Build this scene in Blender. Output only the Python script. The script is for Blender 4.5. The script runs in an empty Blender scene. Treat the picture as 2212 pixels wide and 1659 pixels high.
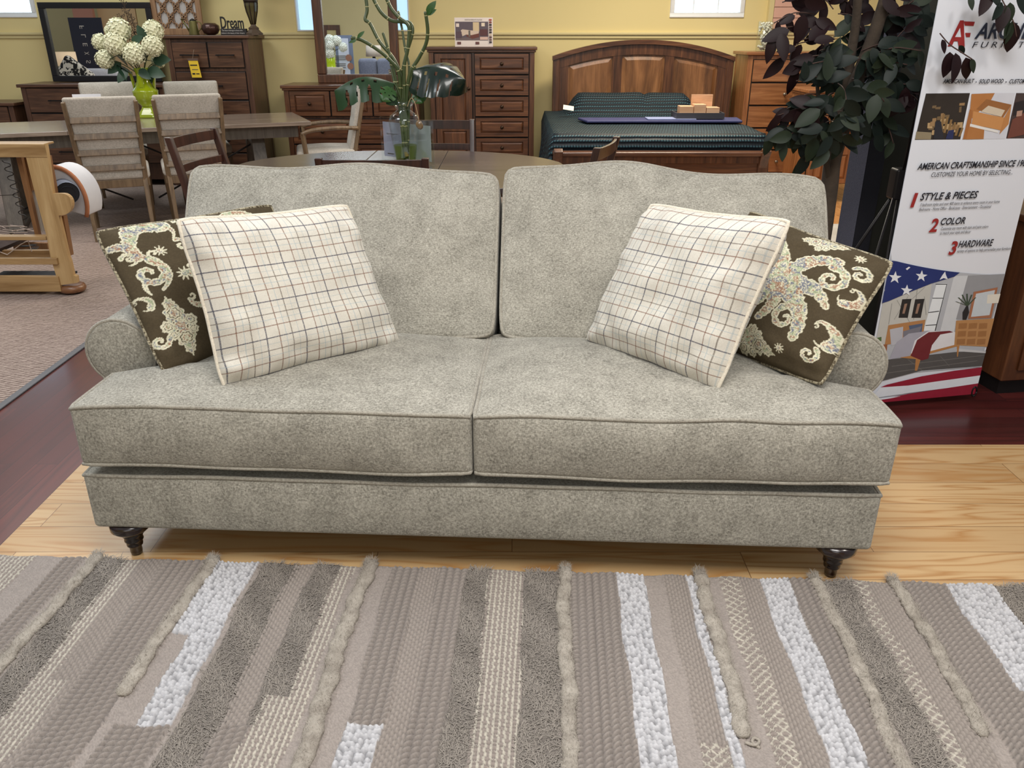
import bpy, bmesh, math, random
import numpy as np
from mathutils import Vector, Matrix, noise
random.seed(7); RNG = np.random.default_rng(7)
SC = bpy.context.scene; COL = SC.collection
# ---------------------------------------------------------------- survey of the photograph
F = 1750.0; H = 1.45; PIT = math.radians(23.5)
def ray(x, y):
    u = (x-1106)/F; v = (829.5-y)/F
    return Vector((u, math.cos(PIT)+v*math.sin(PIT), -math.sin(PIT)+v*math.cos(PIT)))
def Zp(x, y, z):
    d = ray(x, y); t = (z-H)/d.z
    return Vector((d.x*t, d.y*t, z))
def Yp(x, y, Y):
    d = ray(x, y); t = Y/d.y
    return Vector((d.x*t, Y, H+d.z*t))
def pdist(x, y, anchor, L, far=True):
    d = ray(x, y).normalized(); o = Vector((0, 0, H))
    b = d.dot(anchor-o); c = (anchor-o).length_squared-L*L; D = b*b-c
    s = math.sqrt(max(D, 0)); t = b+s if far else b-s
    return o+d*t
def pplane(x, y, p0, n):
    d = ray(x, y); o = Vector((0, 0, H)); t = (p0-o).dot(n)/d.dot(n)
    return o+d*t
# ---------------------------------------------------------------- objects
W = {}
def MW(o): return W.get(o.name, Matrix.Identity(4)) if o else Matrix.Identity(4)
def thing(name, label, cat, loc=(0, 0, 0), rotz=0, group=None):
    o = bpy.data.objects.new(name, None); COL.objects.link(o)
    o.location = loc; o.rotation_euler = (0, 0, rotz); o.empty_display_size = .05
    W[o.name] = Matrix.Translation(Vector(loc)) @ Matrix.Rotation(rotz, 4, 'Z')
    o['label'] = label; o['category'] = cat
    if group: o['group'] = group
    return o
def tag(o, label, cat, group=None, kind=None):
    o['label'] = label; o['category'] = cat
    if group: o['group'] = group
    if kind: o['kind'] = kind
    return o
def struct(o, label=None):
    o['kind'] = 'structure'
    if label: o['label'] = label
    return o
def copy_tree(o, parent=None):
    c = o.copy(); COL.objects.link(c); c.parent = parent
    for ch in list(o.children): copy_tree(ch, c)
    return c
def place(root, loc, rotz, label, group=None):
    c = copy_tree(root); c.location = loc; c.rotation_euler = (0, 0, rotz); c['label'] = label
    if group: c['group'] = group
    return c
class MB:
    def __init__(s): s.v = []; s.f = []; s.m = []; s.uv = None; s.col = None
    def add(s, vs, fs, m=0):
        b = len(s.v); s.v += [tuple(p) for p in vs]
        s.f += [tuple(i+b for i in f) for f in fs]; s.m += [m]*len(fs); return s
    def box(s, x0, x1, y0, y1, z0, z1, m=0):
        vs = [(x, y, z) for z in (z0, z1) for y in (y0, y1) for x in (x0, x1)]
        return s.add(vs, [(0, 2, 3, 1), (4, 5, 7, 6), (0, 1, 5, 4), (2, 6, 7, 3), (0, 4, 6, 2), (1, 3, 7, 5)], m)
    def bar(s, p0, p1, w, h, up=(0, 0, 1), w1=None, h1=None, m=0):
        p0 = Vector(p0); p1 = Vector(p1); d = (p1-p0).normalized(); u = Vector(up)
        a = d.cross(u)
        if a.length < 1e-4: a = d.cross(Vector((0, 1, 0)))
        a.normalize(); b = a.cross(d).normalized(); vs = []
        for p, ww, hh in ((p0, w, h), (p1, w1 or w, h1 or h)):
            for sa, sb in ((-1, -1), (1, -1), (1, 1), (-1, 1)): vs.append(p+a*sa*ww/2+b*sb*hh/2)
        return s.add(vs, [(0, 3, 2, 1), (4, 5, 6, 7), (0, 1, 5, 4), (1, 2, 6, 5), (2, 3, 7, 6), (3, 0, 4, 7)], m)
    def tube(s, pts, r, n=8, cap=True, m=0, flat=1.0, closed=False):
        pts = [Vector(p) for p in pts]; k = len(pts); rs = r if isinstance(r, (list, tuple)) else [r]*k
        up = None; vs = []
        for i, p in enumerate(pts):
            if closed: d = pts[(i+1) % k]-pts[i-1]
            else: d = pts[min(i+1, k-1)]-pts[max(i-1, 0)]
            if d.length < 1e-9: d = Vector((0, 0, 1))
            d.normalize()
            if up is None:
                up = Vector((0, 0, 1)) if abs(d.z) < .9 else Vector((1, 0, 0))
            a = d.cross(up)
            if a.length < 1e-6: a = d.orthogonal()
            a.normalize(); up = a.cross(d).normalized()
            for j in range(n):
                t = 2*math.pi*j/n
                vs.append(p+a*math.cos(t)*rs[i]+up*math.sin(t)*rs[i]*flat)
        fs = []
        for i in range(k if closed else k-1):
            for j in range(n):
                i2 = (i+1) % k
                fs.append((i*n+j, i*n+(j+1) % n, i2*n+(j+1) % n, i2*n+j))
        if cap and not closed:
            fs.append(tuple(range(n))[::-1]); fs.append(tuple((k-1)*n+j for j in range(n)))
        return s.add(vs, fs, m)
    def lathe(s, prof, c=(0, 0, 0), n=24, m=0, sx=1, sy=1, axis='z'):
        vs = []; c = Vector(c)
        for r, z in prof:
            for j in range(n):
                t = 2*math.pi*j/n
                q = Vector((r*math.cos(t)*sx, r*math.sin(t)*sy, z))
                if axis == 'y': q = Vector((q.x, q.z, q.y))
                if axis == 'x': q = Vector((q.z, q.x, q.y))
                vs.append(c+q)
        fs = []
        for i in range(len(prof)-1):
            for j in range(n): fs.append((i*n+j, i*n+(j+1) % n, (i+1)*n+(j+1) % n, (i+1)*n+j))
        if prof[0][0] > 1e-5: fs.append(tuple(range(n))[::-1])
        if prof[-1][0] > 1e-5: fs.append(tuple((len(prof)-1)*n+j for j in range(n)))
        return s.add(vs, fs, m)
    def prism(s, poly, off, m=0):
        off = Vector(off); p = [Vector(q) for q in poly]; k = len(p)
        fs = [tuple(range(k)), tuple(k+i for i in range(k))[::-1]]
        fs += [(i, k+i, k+(i+1) % k, (i+1) % k) for i in range(k)]
        return s.add(p+[q+off for q in p], fs, m)
    def grid(s, P, m=0, wrap=False):
        n = len(P); k = len(P[0]); vs = [q for row in P for q in row]
        fs = [(i*k+j, i*k+j+1, (i+1)*k+j+1, (i+1)*k+j) for i in range(n-1) for j in range(k-1)]
        return s.add(vs, fs, m)
    def sphere(s, c, r, n=12, k=8, m=0, sc=(1, 1, 1)):
        pr = [(math.sin(math.pi*i/k)*r, -math.cos(math.pi*i/k)*r) for i in range(k+1)]
        b = len(s.v); s.lathe(pr, (0, 0, 0), n, m)
        for i in range(b, len(s.v)):
            x, y, z = s.v[i]; s.v[i] = (x*sc[0]+c[0], y*sc[1]+c[1], z*sc[2]+c[2])
        return s
    def tf(s, M, b=0):
        for i in range(b, len(s.v)): s.v[i] = tuple(M @ Vector(s.v[i]))
        return s
    def build(s, name, mats, parent=None, world=False, smooth=False, bevel=0, seg=2, sub=0, label=None, kind=None, merge=True):
        me = bpy.data.meshes.new(name)
        vs = s.v
        if world and parent:
            Mi = MW(parent).inverted(); vs = [tuple(Mi @ Vector(p)) for p in vs]
        me.from_pydata(vs, [], s.f)
        mats = mats if isinstance(mats, (list, tuple)) else [mats]
        for mm in mats: me.materials.append(mm)
        if len(mats) > 1: me.polygons.foreach_set('material_index', s.m)
        if s.uv is not None:
            ul = me.uv_layers.new(name='UVMap')
            for lp in me.loops: ul.data[lp.index].uv = s.uv[lp.vertex_index]
        if s.col is not None:
            ca = me.color_attributes.new('Col', 'FLOAT_COLOR', 'POINT')
            ca.data.foreach_set('color', np.asarray(s.col, dtype=np.float32).ravel())
        if s.col is None and merge:
            bm = bmesh.new(); bm.from_mesh(me)
            bmesh.ops.remove_doubles(bm, verts=bm.verts, dist=1e-5)
            bmesh.ops.recalc_face_normals(bm, faces=bm.faces); bm.to_mesh(me); bm.free()
        if smooth: me.shade_smooth()
        o = bpy.data.objects.new(name, me); COL.objects.link(o)
        if parent: o.parent = parent; W[o.name] = MW(parent)
        if bevel:
            b = o.modifiers.new('b', 'BEVEL'); b.width = bevel; b.segments = seg; b.limit_method = 'ANGLE'; b.angle_limit = math.radians(40)
            b.harden_normals = False; me.shade_smooth()
            for e in me.edges: pass
            w = o.modifiers.new('w', 'WEIGHTED_NORMAL'); w.keep_sharp = False
        if sub:
            q = o.modifiers.new('s', 'SUBSURF'); q.levels = sub; q.render_levels = sub
        if label: o['label'] = label
        if kind: o['kind'] = kind
        return o
def npmesh(name, V, Fq, mats, parent=None, mi=None, col=None, smooth=True, kind=None, label=None):
    me = bpy.data.meshes.new(name); V = np.asarray(V, dtype=np.float32); Fq = np.asarray(Fq, dtype=np.int32)
    me.vertices.add(len(V)); me.vertices.foreach_set('co', V.ravel())
    k = Fq.shape[1]; me.loops.add(Fq.size); me.loops.foreach_set('vertex_index', Fq.ravel())
    me.polygons.add(len(Fq)); me.polygons.foreach_set('loop_start', np.arange(0, Fq.size, k, dtype=np.int32))
    me.polygons.foreach_set('loop_total', np.full(len(Fq), k, dtype=np.int32))
    for m in (mats if isinstance(mats, (list, tuple)) else [mats]): me.materials.append(m)
    if mi is not None: me.polygons.foreach_set('material_index', np.asarray(mi, dtype=np.int32))
    if smooth: me.polygons.foreach_set('use_smooth', np.ones(len(Fq), dtype=bool))
    me.update(calc_edges=True)
    if col is not None:
        ca = me.color_attributes.new('Col', 'FLOAT_COLOR', 'POINT'); ca.data.foreach_set('color', np.asarray(col, dtype=np.float32).ravel())
    me.validate()
    o = bpy.data.objects.new(name, me); COL.objects.link(o)
    if parent: o.parent = parent; W[o.name] = MW(parent)
    if kind: o['kind'] = kind
    if label: o['label'] = label
    return o
# ---------------------------------------------------------------- materials
def S(r, g, b):
    f = lambda c: (c/255/12.92) if c/255 <= .04045 else ((c/255+.055)/1.055)**2.4
    return (f(r), f(g), f(b), 1)
def base(name):
    m = bpy.data.materials.new(name); m.use_nodes = True; nt = m.node_tree
    return m, nt, nt.nodes['Principled BSDF']
def nd(nt, t, **k):
    n = nt.nodes.new(t)
    for a, b in k.items():
        if a in n.inputs.keys() if isinstance(a, str) and not hasattr(n, a) else False: n.inputs[a].default_value = b
        else: setattr(n, a, b)
    return n
def mk(name, c, rough=.5, metal=0, spec=.5, coat=0, bump=0, bscale=200, emit=None, es=0, var=None, vscale=8):
    m, nt, b = base(name); b.inputs['Roughness'].default_value = rough; b.inputs['Metallic'].default_value = metal
    b.inputs['Specular IOR Level'].default_value = spec; b.inputs['Coat Weight'].default_value = coat
    b.inputs['Base Color'].default_value = c
    tc = nt.nodes.new('ShaderNodeTexCoord')
    n = nt.nodes.new('ShaderNodeTexNoise'); n.inputs['Scale'].default_value = vscale; n.inputs['Detail'].default_value = 4
    nt.links.new(tc.outputs['Object'], n.inputs['Vector'])
    mx = nt.nodes.new('ShaderNodeMix'); mx.data_type = 'RGBA'
    c2 = var or tuple(x*.86 for x in c[:3])+(1,)
    mx.inputs[6].default_value = c; mx.inputs[7].default_value = c2
    nt.links.new(n.outputs['Fac'], mx.inputs[0]); nt.links.new(mx.outputs[2], b.inputs['Base Color'])
    if bump:
        n2 = nt.nodes.new('ShaderNodeTexNoise'); n2.inputs['Scale'].default_value = bscale; n2.inputs['Detail'].default_value = 3
        nt.links.new(tc.outputs['Object'], n2.inputs['Vector'])
        bp = nt.nodes.new('ShaderNodeBump'); bp.inputs['Strength'].default_value = bump; bp.inputs['Distance'].default_value = .004
        nt.links.new(n2.outputs['Fac'], bp.inputs['Height']); nt.links.new(bp.outputs[0], b.inputs['Normal'])
    if emit: b.inputs['Emission Color'].default_value = emit; b.inputs['Emission Strength'].default_value = es
    return m
def ramp(nt, fac, stops):
    r = nt.nodes.new('ShaderNodeValToRGB'); e = r.color_ramp.elements
    while len(e) > 1: e.remove(e[-1])
    e[0].position = stops[0][0]; e[0].color = stops[0][1]
    for p, c in stops[1:]:
        q = e.new(p); q.color = c
    nt.links.new(fac, r.inputs[0]); return r.outputs[0]
def mathn(nt, op, a, b=None, c=None):
    n = nt.nodes.new('ShaderNodeMath'); n.operation = op
    for i, x in enumerate((a, b, c)):
        if x is None: continue
        if hasattr(x, 'is_linked') or hasattr(x, 'links'): nt.links.new(x, n.inputs[i])
        else: n.inputs[i].default_value = x
    return n.outputs[0]
def mixc(nt, f, a, b, mode='MIX'):
    n = nt.nodes.new('ShaderNodeMix'); n.data_type = 'RGBA'; n.blend_type = mode
    for i, x in ((0, f), (6, a), (7, b)):
        if hasattr(x, 'links'): nt.links.new(x, n.inputs[i])
        else: n.inputs[i].default_value = x
    return n.outputs[2]
def coords(nt, scale=(1, 1, 1), rot=(0, 0, 0), out='Object'):
    tc = nt.nodes.new('ShaderNodeTexCoord'); mp = nt.nodes.new('ShaderNodeMapping')
    mp.inputs['Scale'].default_value = scale; mp.inputs['Rotation'].default_value = rot
    nt.links.new(tc.outputs[out], mp.inputs['Vector']); return mp.outputs[0]
def noisen(nt, vec, scale, detail=4, rough=.5, dist=0):
    n = nt.nodes.new('ShaderNodeTexNoise'); n.inputs['Scale'].default_value = scale; n.inputs['Detail'].default_value = detail
    n.inputs['Roughness'].default_value = rough; n.inputs['Distortion'].default_value = dist
    nt.links.new(vec, n.inputs['Vector']); return n.outputs['Fac']
def bumpn(nt, b, h, st=.3, dist=.002):
    bp = nt.nodes.new('ShaderNodeBump'); bp.inputs['Strength'].default_value = st; bp.inputs['Distance'].default_value = dist
    nt.links.new(h, bp.inputs['Height']); nt.links.new(bp.outputs[0], b.inputs['Normal'])
def wood(name, c1, c2, axis='x', scale=6, rough=.4, c3=None, coat=.15, stretch=12, spec=.5):
    m, nt, b = base(name); s = [scale*stretch/3]*3; s['xyz'.index(axis)] = scale/3.0
    v = coords(nt, tuple(s)); n1 = noisen(nt, v, 1.6, 5, .6, .6)
    s2 = [140]*3; s2['xyz'.index(axis)] = 5
    n2 = noisen(nt, coords(nt, tuple(s2)), 1, 2)
    f = mathn(nt, 'ADD', mathn(nt, 'MULTIPLY', n1, .8), mathn(nt, 'MULTIPLY', n2, .2))
    col = ramp(nt, f, [(.33, c1), (.5, c3 or tuple((p+q)/2 for p, q in zip(c1, c2))), (.68, c2)])
    nt.links.new(col, b.inputs['Base Color']); b.inputs['Roughness'].default_value = rough
    b.inputs['Coat Weight'].default_value = coat; b.inputs['Coat Roughness'].default_value = .25; b.inputs['Specular IOR Level'].default_value = spec
    bumpn(nt, b, f, .15, .001); return m
def fabric(name, c1, c2, ws=900, bump=.5, rough=.9, mott=6, c3=None, sheen=.2, contrast=1):
    """woven cloth: two crossed thread noises over a soft mottle"""
    m, nt, b = base(name)
    a = noisen(nt, coords(nt, (ws, ws*.16, ws*.16)), 1, 2); a2 = noisen(nt, coords(nt, (ws*.16, ws*.16, ws)), 1, 2)
    a3 = noisen(nt, coords(nt, (ws*.16, ws, ws*.16)), 1, 2)
    t = mathn(nt, 'MULTIPLY', mathn(nt, 'ADD', mathn(nt, 'ADD', a, a2), a3), .333)
    mo = noisen(nt, coords(nt), mott, 5, .65)
    f = mathn(nt, 'ADD', mathn(nt, 'MULTIPLY', t, .82), mathn(nt, 'MULTIPLY', mo, .18))
    w = .12/contrast
    col = ramp(nt, f, [(.5-w, c1), (.5, c3 or tuple((p+q)/2 for p, q in zip(c1, c2))), (.5+w, c2)])
    nt.links.new(col, b.inputs['Base Color']); b.inputs['Roughness'].default_value = rough
    b.inputs['Sheen Weight'].default_value = sheen; b.inputs['Specular IOR Level'].default_value = .2
    bumpn(nt, b, t, bump, .0015); return m
def glass(name, c=(1, 1, 1, 1), rough=0, ior=1.45, body=.0):
    """thin clear glass: tinted see-through sheet with fresnel reflection"""
    m, nt, b = base(name); b.inputs['Base Color'].default_value = c; b.inputs['Roughness'].default_value = max(rough, .02); b.inputs['IOR'].default_value = 1.6
    fr = nt.nodes.new('ShaderNodeLayerWeight'); fr.inputs[0].default_value = .3; tr = nt.nodes.new('ShaderNodeBsdfTransparent'); tr.inputs[0].default_value = c
    gl = nt.nodes.new('ShaderNodeBsdfGlossy'); gl.inputs['Roughness'].default_value = max(rough, .02); mx = nt.nodes.new('ShaderNodeMixShader'); out = nt.nodes['Material Output']
    n = noisen(nt, coords(nt), 6, 2); f = mathn(nt, 'ADD', mathn(nt, 'MULTIPLY', mathn(nt, 'POWER', fr.outputs[1], 3.0), .55), mathn(nt, 'MULTIPLY', n, .08+body))
    nt.links.new(f, mx.inputs[0]); nt.links.new(tr.outputs[0], mx.inputs[1]); nt.links.new(gl.outputs[0], mx.inputs[2]); nt.links.new(mx.outputs[0], out.inputs[0]); nt.nodes.remove(b); return m
# ---------------------------------------------------------------- shapes used again and again
def rcube(c, h, r, n=(10, 10, 6), warp=None):
    """box with rounded edges as a dense skin; warp(pos, abc) bends it. returns MB and the map from (a,b,c) to a point"""
    c = Vector(c); h = Vector(h)
    def fm(abc):
        q = Vector((abc[0]*h.x, abc[1]*h.y, abc[2]*h.z)); inn = Vector([max(-(h[i]-r), min(h[i]-r, q[i])) for i in range(3)])
        d = q-inn
        if d.length > 1e-9: p = inn+d.normalized()*r
        else: p = q
        p = c+p
        return warp(p, abc) if warp else p
    def lin(k, hh):
        e = r/hh; xs = [-1, -1+e*.3, -1+e*.7]; a, b2 = -1+e, 1-e
        xs += [a+(b2-a)*i/k for i in range(k+1)]; xs += [1-e*.7, 1-e*.3, 1]; return xs
    X, Y, Z = (lin(n[i], h[i]) for i in range(3)); mb = MB()
    for cc in (-1, 1):
        mb.grid([[fm((a, b, cc)) for a in X] for b in Y]); mb.grid([[fm((a, cc, b)) for a in X] for b in Z]); mb.grid([[fm((cc, a, b)) for a in Y] for b in Z])
    return mb, fm
def textmesh(txt, mat, parent, O, X, Yv, width=None, height=.1, shear=0, name='lettering', bold=0, extr=.0006, off=.0012, align='LEFT', world=True, wscale=None):
    """lettering on a plane: O baseline left, X right dir, Yv up dir (unit); fitted to width"""
    cu = bpy.data.curves.new('t', 'FONT'); cu.body = txt; cu.size = 1; cu.shear = shear; cu.offset = bold; cu.extrude = 0; cu.resolution_u = 3
    ob = bpy.data.objects.new('t', cu); COL.objects.link(ob)
    dg = bpy.context.evaluated_depsgraph_get(); me = bpy.data.meshes.new_from_object(ob.evaluated_get(dg)); bpy.data.objects.remove(ob)
    xs = [v.co.x for v in me.vertices]; x0, x1 = min(xs), max(xs); cap = .69
    sy = height/cap; sx = width/(x1-x0) if width else sy*(wscale or 1)
    X = Vector(X).normalized(); Yv = Vector(Yv).normalized(); N = X.cross(Yv).normalized(); O = Vector(O)
    Mi = MW(parent).inverted() if (parent and world) else Matrix.Identity(4)
    sh = -(x1-x0)*sx/2 if align == 'CENTER' else 0
    for v in me.vertices: v.co = Mi @ (O+X*((v.co.x-x0)*sx+sh)+Yv*v.co.y*sy+N*off)
    me.materials.clear(); me.materials.append(mat)
    o = bpy.data.objects.new(name, me); COL.objects.link(o)
    if parent: o.parent = parent; W[o.name] = MW(parent)
    return o
def smooth_path(pts, k=6):
    P = [Vector(p) for p in pts]; out = []
    for i in range(len(P)-1):
        p0 = P[max(i-1, 0)]; p1 = P[i]; p2 = P[i+1]; p3 = P[min(i+2, len(P)-1)]
        for j in range(k):
            t = j/k
            out.append(.5*((2*p1)+(p2-p0)*t+(2*p0-5*p1+4*p2-p3)*t*t+(3*p1-p0-3*p2+p3)*t**3))
    out.append(P[-1]); return out
def sst(a, b, x):
    t = max(0, min(1, (x-a)/(b-a))); return t*t*(3-2*t)
# ================================================================ camera
cam = bpy.data.cameras.new('camera'); co = bpy.data.objects.new('camera', cam); COL.objects.link(co)
cam.sensor_fit = 'HORIZONTAL'; cam.sensor_width = 36; cam.lens = 36*F/2212; cam.clip_start = .05
co.location = (0, 0, H); co.rotation_euler = (math.radians(90)-PIT, 0, 0); SC.camera = co
# ================================================================ floors
def planks(name, cols, pw, pl, axis, rough, gap, grain, gcol, coat=.2):
    m, nt, b = base(name)
    v = coords(nt, (1, 1, 1), (0, 0, 0 if axis == 'x' else math.pi/2))
    br = nt.nodes.new('ShaderNodeTexBrick'); br.offset = .37; br.inputs['Scale'].default_value = 1
    br.inputs['Brick Width'].default_value = pl; br.inputs['Row Height'].default_value = pw; br.inputs['Mortar Size'].default_value = gap
    br.inputs['Mortar Smooth'].default_value = .2; br.inputs['Color1'].default_value = (0, 0, 0, 1); br.inputs['Color2'].default_value = (1, 1, 1, 1); br.inputs['Mortar'].default_value = (.5, .5, .5, 1)
    nt.links.new(v, br.inputs['Vector'])
    tint = br.outputs['Color']
    sc = (1.1, 13, 1) if axis == 'x' else (13, 1.1, 1)
    # each plank gets its own stretch of figure
    ad = nt.nodes.new('ShaderNodeVectorMath'); ad.operation = 'ADD'; nt.links.new(coords(nt, sc), ad.inputs[0]); 
    mu = nt.nodes.new('ShaderNodeVectorMath'); mu.operation = 'SCALE'; mu.inputs['Scale'].default_value = 7; nt.links.new(tint, mu.inputs[0]); nt.links.new(mu.outputs[0], ad.inputs[1])
    n1 = noisen(nt, ad.outputs[0], .9, 2, .45, .4)
    rings = mathn(nt, 'FRACT', mathn(nt, 'MULTIPLY', n1, grain))
    rings = mathn(nt, 'ABSOLUTE', mathn(nt, 'SUBTRACT', rings, .5))
    n2 = noisen(nt, coords(nt, (6, 220, 1) if axis == 'x' else (220, 6, 1)), 1, 2)
    col = mixc(nt, tint, cols[0], cols[1])
    col = mixc(nt, ramp(nt, rings, [(0, (1, 1, 1, 1)), (.10, (.55, .55, .55, 1)), (.3, (0, 0, 0, 1))]), col, gcol)
    col = mixc(nt, mathn(nt, 'MULTIPLY', n2, .35), col, cols[2])
    col = mixc(nt, br.outputs['Fac'], col, cols[3])
    nt.links.new(col, b.inputs['Base Color']); b.inputs['Roughness'].default_value = rough
    b.inputs['Coat Weight'].default_value = coat; b.inputs['Coat Roughness'].default_value = .15
    bumpn(nt, b, mathn(nt, 'SUBTRACT', mathn(nt, 'MULTIPLY', n2, .2), br.outputs['Fac']), .25, .001)
    return m
OAK = planks('oak_planks', [S(190, 154, 108), S(212, 178, 130), S(172, 134, 90), S(120, 84, 48)], .137, 1.1, 'x', .38, .0012, 7, S(180, 132, 78))
CHX = planks('cherry_planks_across', [S(66, 24, 24), S(92, 36, 32), S(50, 18, 18), S(36, 14, 14)], .083, 1.3, 'x', .33, .001, 3, S(62, 24, 22), .35)
CHY = planks('cherry_planks_along', [S(82, 34, 30), S(112, 50, 42), S(66, 28, 26), S(40, 16, 15)], .083, 1.3, 'y', .3, .001, 3, S(78, 34, 30), .4)
OAK2 = planks('far_oak_planks', [S(200, 140, 84), S(214, 160, 104), S(180, 126, 76), S(120, 84, 48)], .1, 1.1, 'y', .35, .0012, 5, S(170, 110, 60))
def carpet_mat():
    m, nt, b = base('loop_carpet')
    w = nt.nodes.new('ShaderNodeTexWave'); w.inputs['Scale'].default_value = 13; w.inputs['Distortion'].default_value = 3; w.inputs['Detail'].default_value = 2; w.inputs['Detail Scale'].default_value = 3
    nt.links.new(coords(nt, (1, 1, 1), (0, 0, math.radians(62))), w.inputs['Vector'])
    n = noisen(nt, coords(nt), 260, 2); n3 = noisen(nt, coords(nt), 1.2, 3)
    f = mathn(nt, 'ADD', mathn(nt, 'MULTIPLY', w.outputs['Fac'], .55), mathn(nt, 'MULTIPLY', n, .5))
    c = ramp(nt, f, [(.22, S(90, 76, 70)), (.45, S(148, 130, 120)), (.8, S(186, 168, 156))])
    c = mixc(nt, mathn(nt, 'MULTIPLY', n3, .3), c, S(128, 108, 98)); nt.links.new(c, b.inputs['Base Color'])
    b.inputs['Roughness'].default_value = .95; b.inputs['Specular IOR Level'].default_value = .1; bumpn(nt, b, f, .6, .004); return m
CARPET = carpet_mat()
def slab(name, x0, x1, y0, y1, z1, mat, z0=-.05): return struct(MB().box(x0, x1, y0, y1, z0, z1, 0).build(name, mat))
XB, XC, YB, YC = -1.575, -2.135, 2.752, 4.25
slab('floor', XB, 10, -3, YB, 0, OAK)
slab('floor_cherry_border', XC, XB, -3, YC, 0, CHY)
slab('floor_cherry_aisle', XB, 10, YB, YC, 0, CHX)
slab('floor_carpet', -12, XC-.03, -3, 9.0, .003, CARPET)
slab('floor_carpet_far', XC-.03, 1.15, YC, 9.0, .003, CARPET)
slab('floor_far_oak', 1.15, 10, YC, 9.0, 0, OAK2)
TRIM = mk('grey_transition', S(96, 94, 96), .5)
struct(MB().box(XC-.035, XC, -3, YC, 0, .008).build('trim_1', TRIM, bevel=.003))
struct(MB().box(XC, 1.15, YC-.02, YC+.02, 0, .008).build('trim_2', TRIM, bevel=.003))
# ================================================================ back wall with chair rail and windows
YW = 9.0
def paint(name, c, c2):
    m, nt, b = base(name); n = noisen(nt, coords(nt), 1.5, 4); n2 = noisen(nt, coords(nt), 160, 2)
    nt.links.new(mixc(nt, n, c, c2), b.inputs['Base Color']); b.inputs['Roughness'].default_value = .75; b.inputs['Specular IOR Level'].default_value = .3
    bumpn(nt, b, n2, .12, .001); return m
WALL = paint('yellow_wall_paint', S(226, 208, 150), S(219, 200, 142))
WHITE = mk('white_window_trim', S(236, 236, 234), .4)
wins = [(-6.3, -5.02), (-2.5, -1.08), (None, None)]
def wx(px, y=40): return Yp(px, y, YW).x
W1 = (-6.6, wx(82)); W2 = (wx(640), wx(884)); W3 = (wx(1446), wx(1606)); ZS = Yp(1500, 38, YW).z; ZT = ZS+.75; ZS2 = Yp(800, 68, YW).z
mb = MB(); xs = [-8, W1[0], W1[1], W2[0], W2[1], W3[0], W3[1], 10]
for i in range(7):
    if i % 2 == 0: mb.box(xs[i], xs[i+1], YW, YW+.15, 0, 3.2)
    else: mb.box(xs[i], xs[i+1], YW, YW+.15, 0, ZS2 if i == 3 else ZS); mb.box(xs[i], xs[i+1], YW, YW+.15, ZT, 3.2)
struct(mb.build('wall_back', WALL))
RAILM = paint('rail_paint', S(216, 200, 148), S(208, 192, 140))
zr = Yp(800, 73, YW).z
mb = MB(); mb.box(-8, 10, YW-.03, YW, zr-.012, zr+.014); mb.box(-8, 10, YW-.015, YW, zr-.045, zr-.012)
struct(mb.build('trim_3', RAILM, bevel=.005))
SKYM, nt, b = base('daylight_in_window'); b.inputs['Base Color'].default_value = S(200, 225, 240); b.inputs['Roughness'].default_value = .1
n = noisen(nt, coords(nt), 1.1, 3); c = ramp(nt, n, [(.35, S(130, 195, 235)), (.65, S(215, 236, 246))])
nt.links.new(c, b.inputs['Emission Color']); b.inputs['Emission Strength'].default_value = 2.3
FROST = mk('frosted_daylight', S(170, 190, 205), .3, emit=S(165, 200, 225), es=1.3)
def window(i, x0, x1, mull, ZS=ZS, f=.045):
    o = struct(MB().box(x0, x1, YW+.09, YW+.10, ZS, ZT).build('window_%d' % i, FROST if i == 2 else SKYM))
    m = MB()
    m.box(x0, x1, YW-.012, YW+.085, ZS, ZS+f); m.box(x0, x1, YW-.012, YW+.085, ZT-f, ZT); m.box(x0, x0+f, YW-.012, YW+.085, ZS+f, ZT-f); m.box(x1-f, x1, YW-.012, YW+.085, ZS+f, ZT-f)
    m.build('window_frame', WHITE, o, bevel=.004)
    m = MB()
    for k in range(1, mull+1):
        xx = x0+(x1-x0)*k/(mull+1); m.box(xx-.006, xx+.006, YW+.07, YW+.089, ZS+f, ZT-f)
    m.box(x0+f, x1-f, YW+.07, YW+.089, (ZS+ZT)/2-.006, (ZS+ZT)/2+.006)
    m.build('glazing_bars', WHITE, o)
window(1, *W1, 3); window(2, *W2, 0, ZS2, .012); window(3, *W3, 2)
# the rest of the showroom, behind and beside the camera: seen in the mirrors only
BEIGE = paint('olive_beige_wall_paint', S(196, 184, 140), S(184, 172, 130)); PINK = paint('dusty_pink_wall_paint', S(196, 142, 122), S(188, 134, 116)); PEACH = paint('peach_wall_paint', S(226, 192, 146), S(218, 184, 138))

# mirror wall is at Y = 8.9; a thing seen in it at depth d stands at 17.8-d
# ================================================================ sofa
SF = fabric('oatmeal_chenille', S(108, 104, 95), S(192, 187, 175), 850, .9, .92, 11, S(154, 150, 139), .15, 1.1)
SFP = fabric('oatmeal_piping', S(116, 112, 102), S(178, 174, 162), 800, .5, .92, 12, S(158, 152, 140))
LEGM = wood('espresso_turned_wood', S(16, 9, 9), S(38, 18, 16), 'z', 6, .18, coat=.6)
SO = Vector((-.106, 1.945, 0)); SR = math.radians(-3.0)
sofa = thing('sofa', 'oatmeal grey two-cushion rolled-arm sofa on dark turned feet', 'sofa', SO, SR)
def wob(x, a=.003, k=9, p=0): return a*math.sin(k*x+p)+a*.6*math.sin(2.3*k*x+p*2+1)
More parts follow.
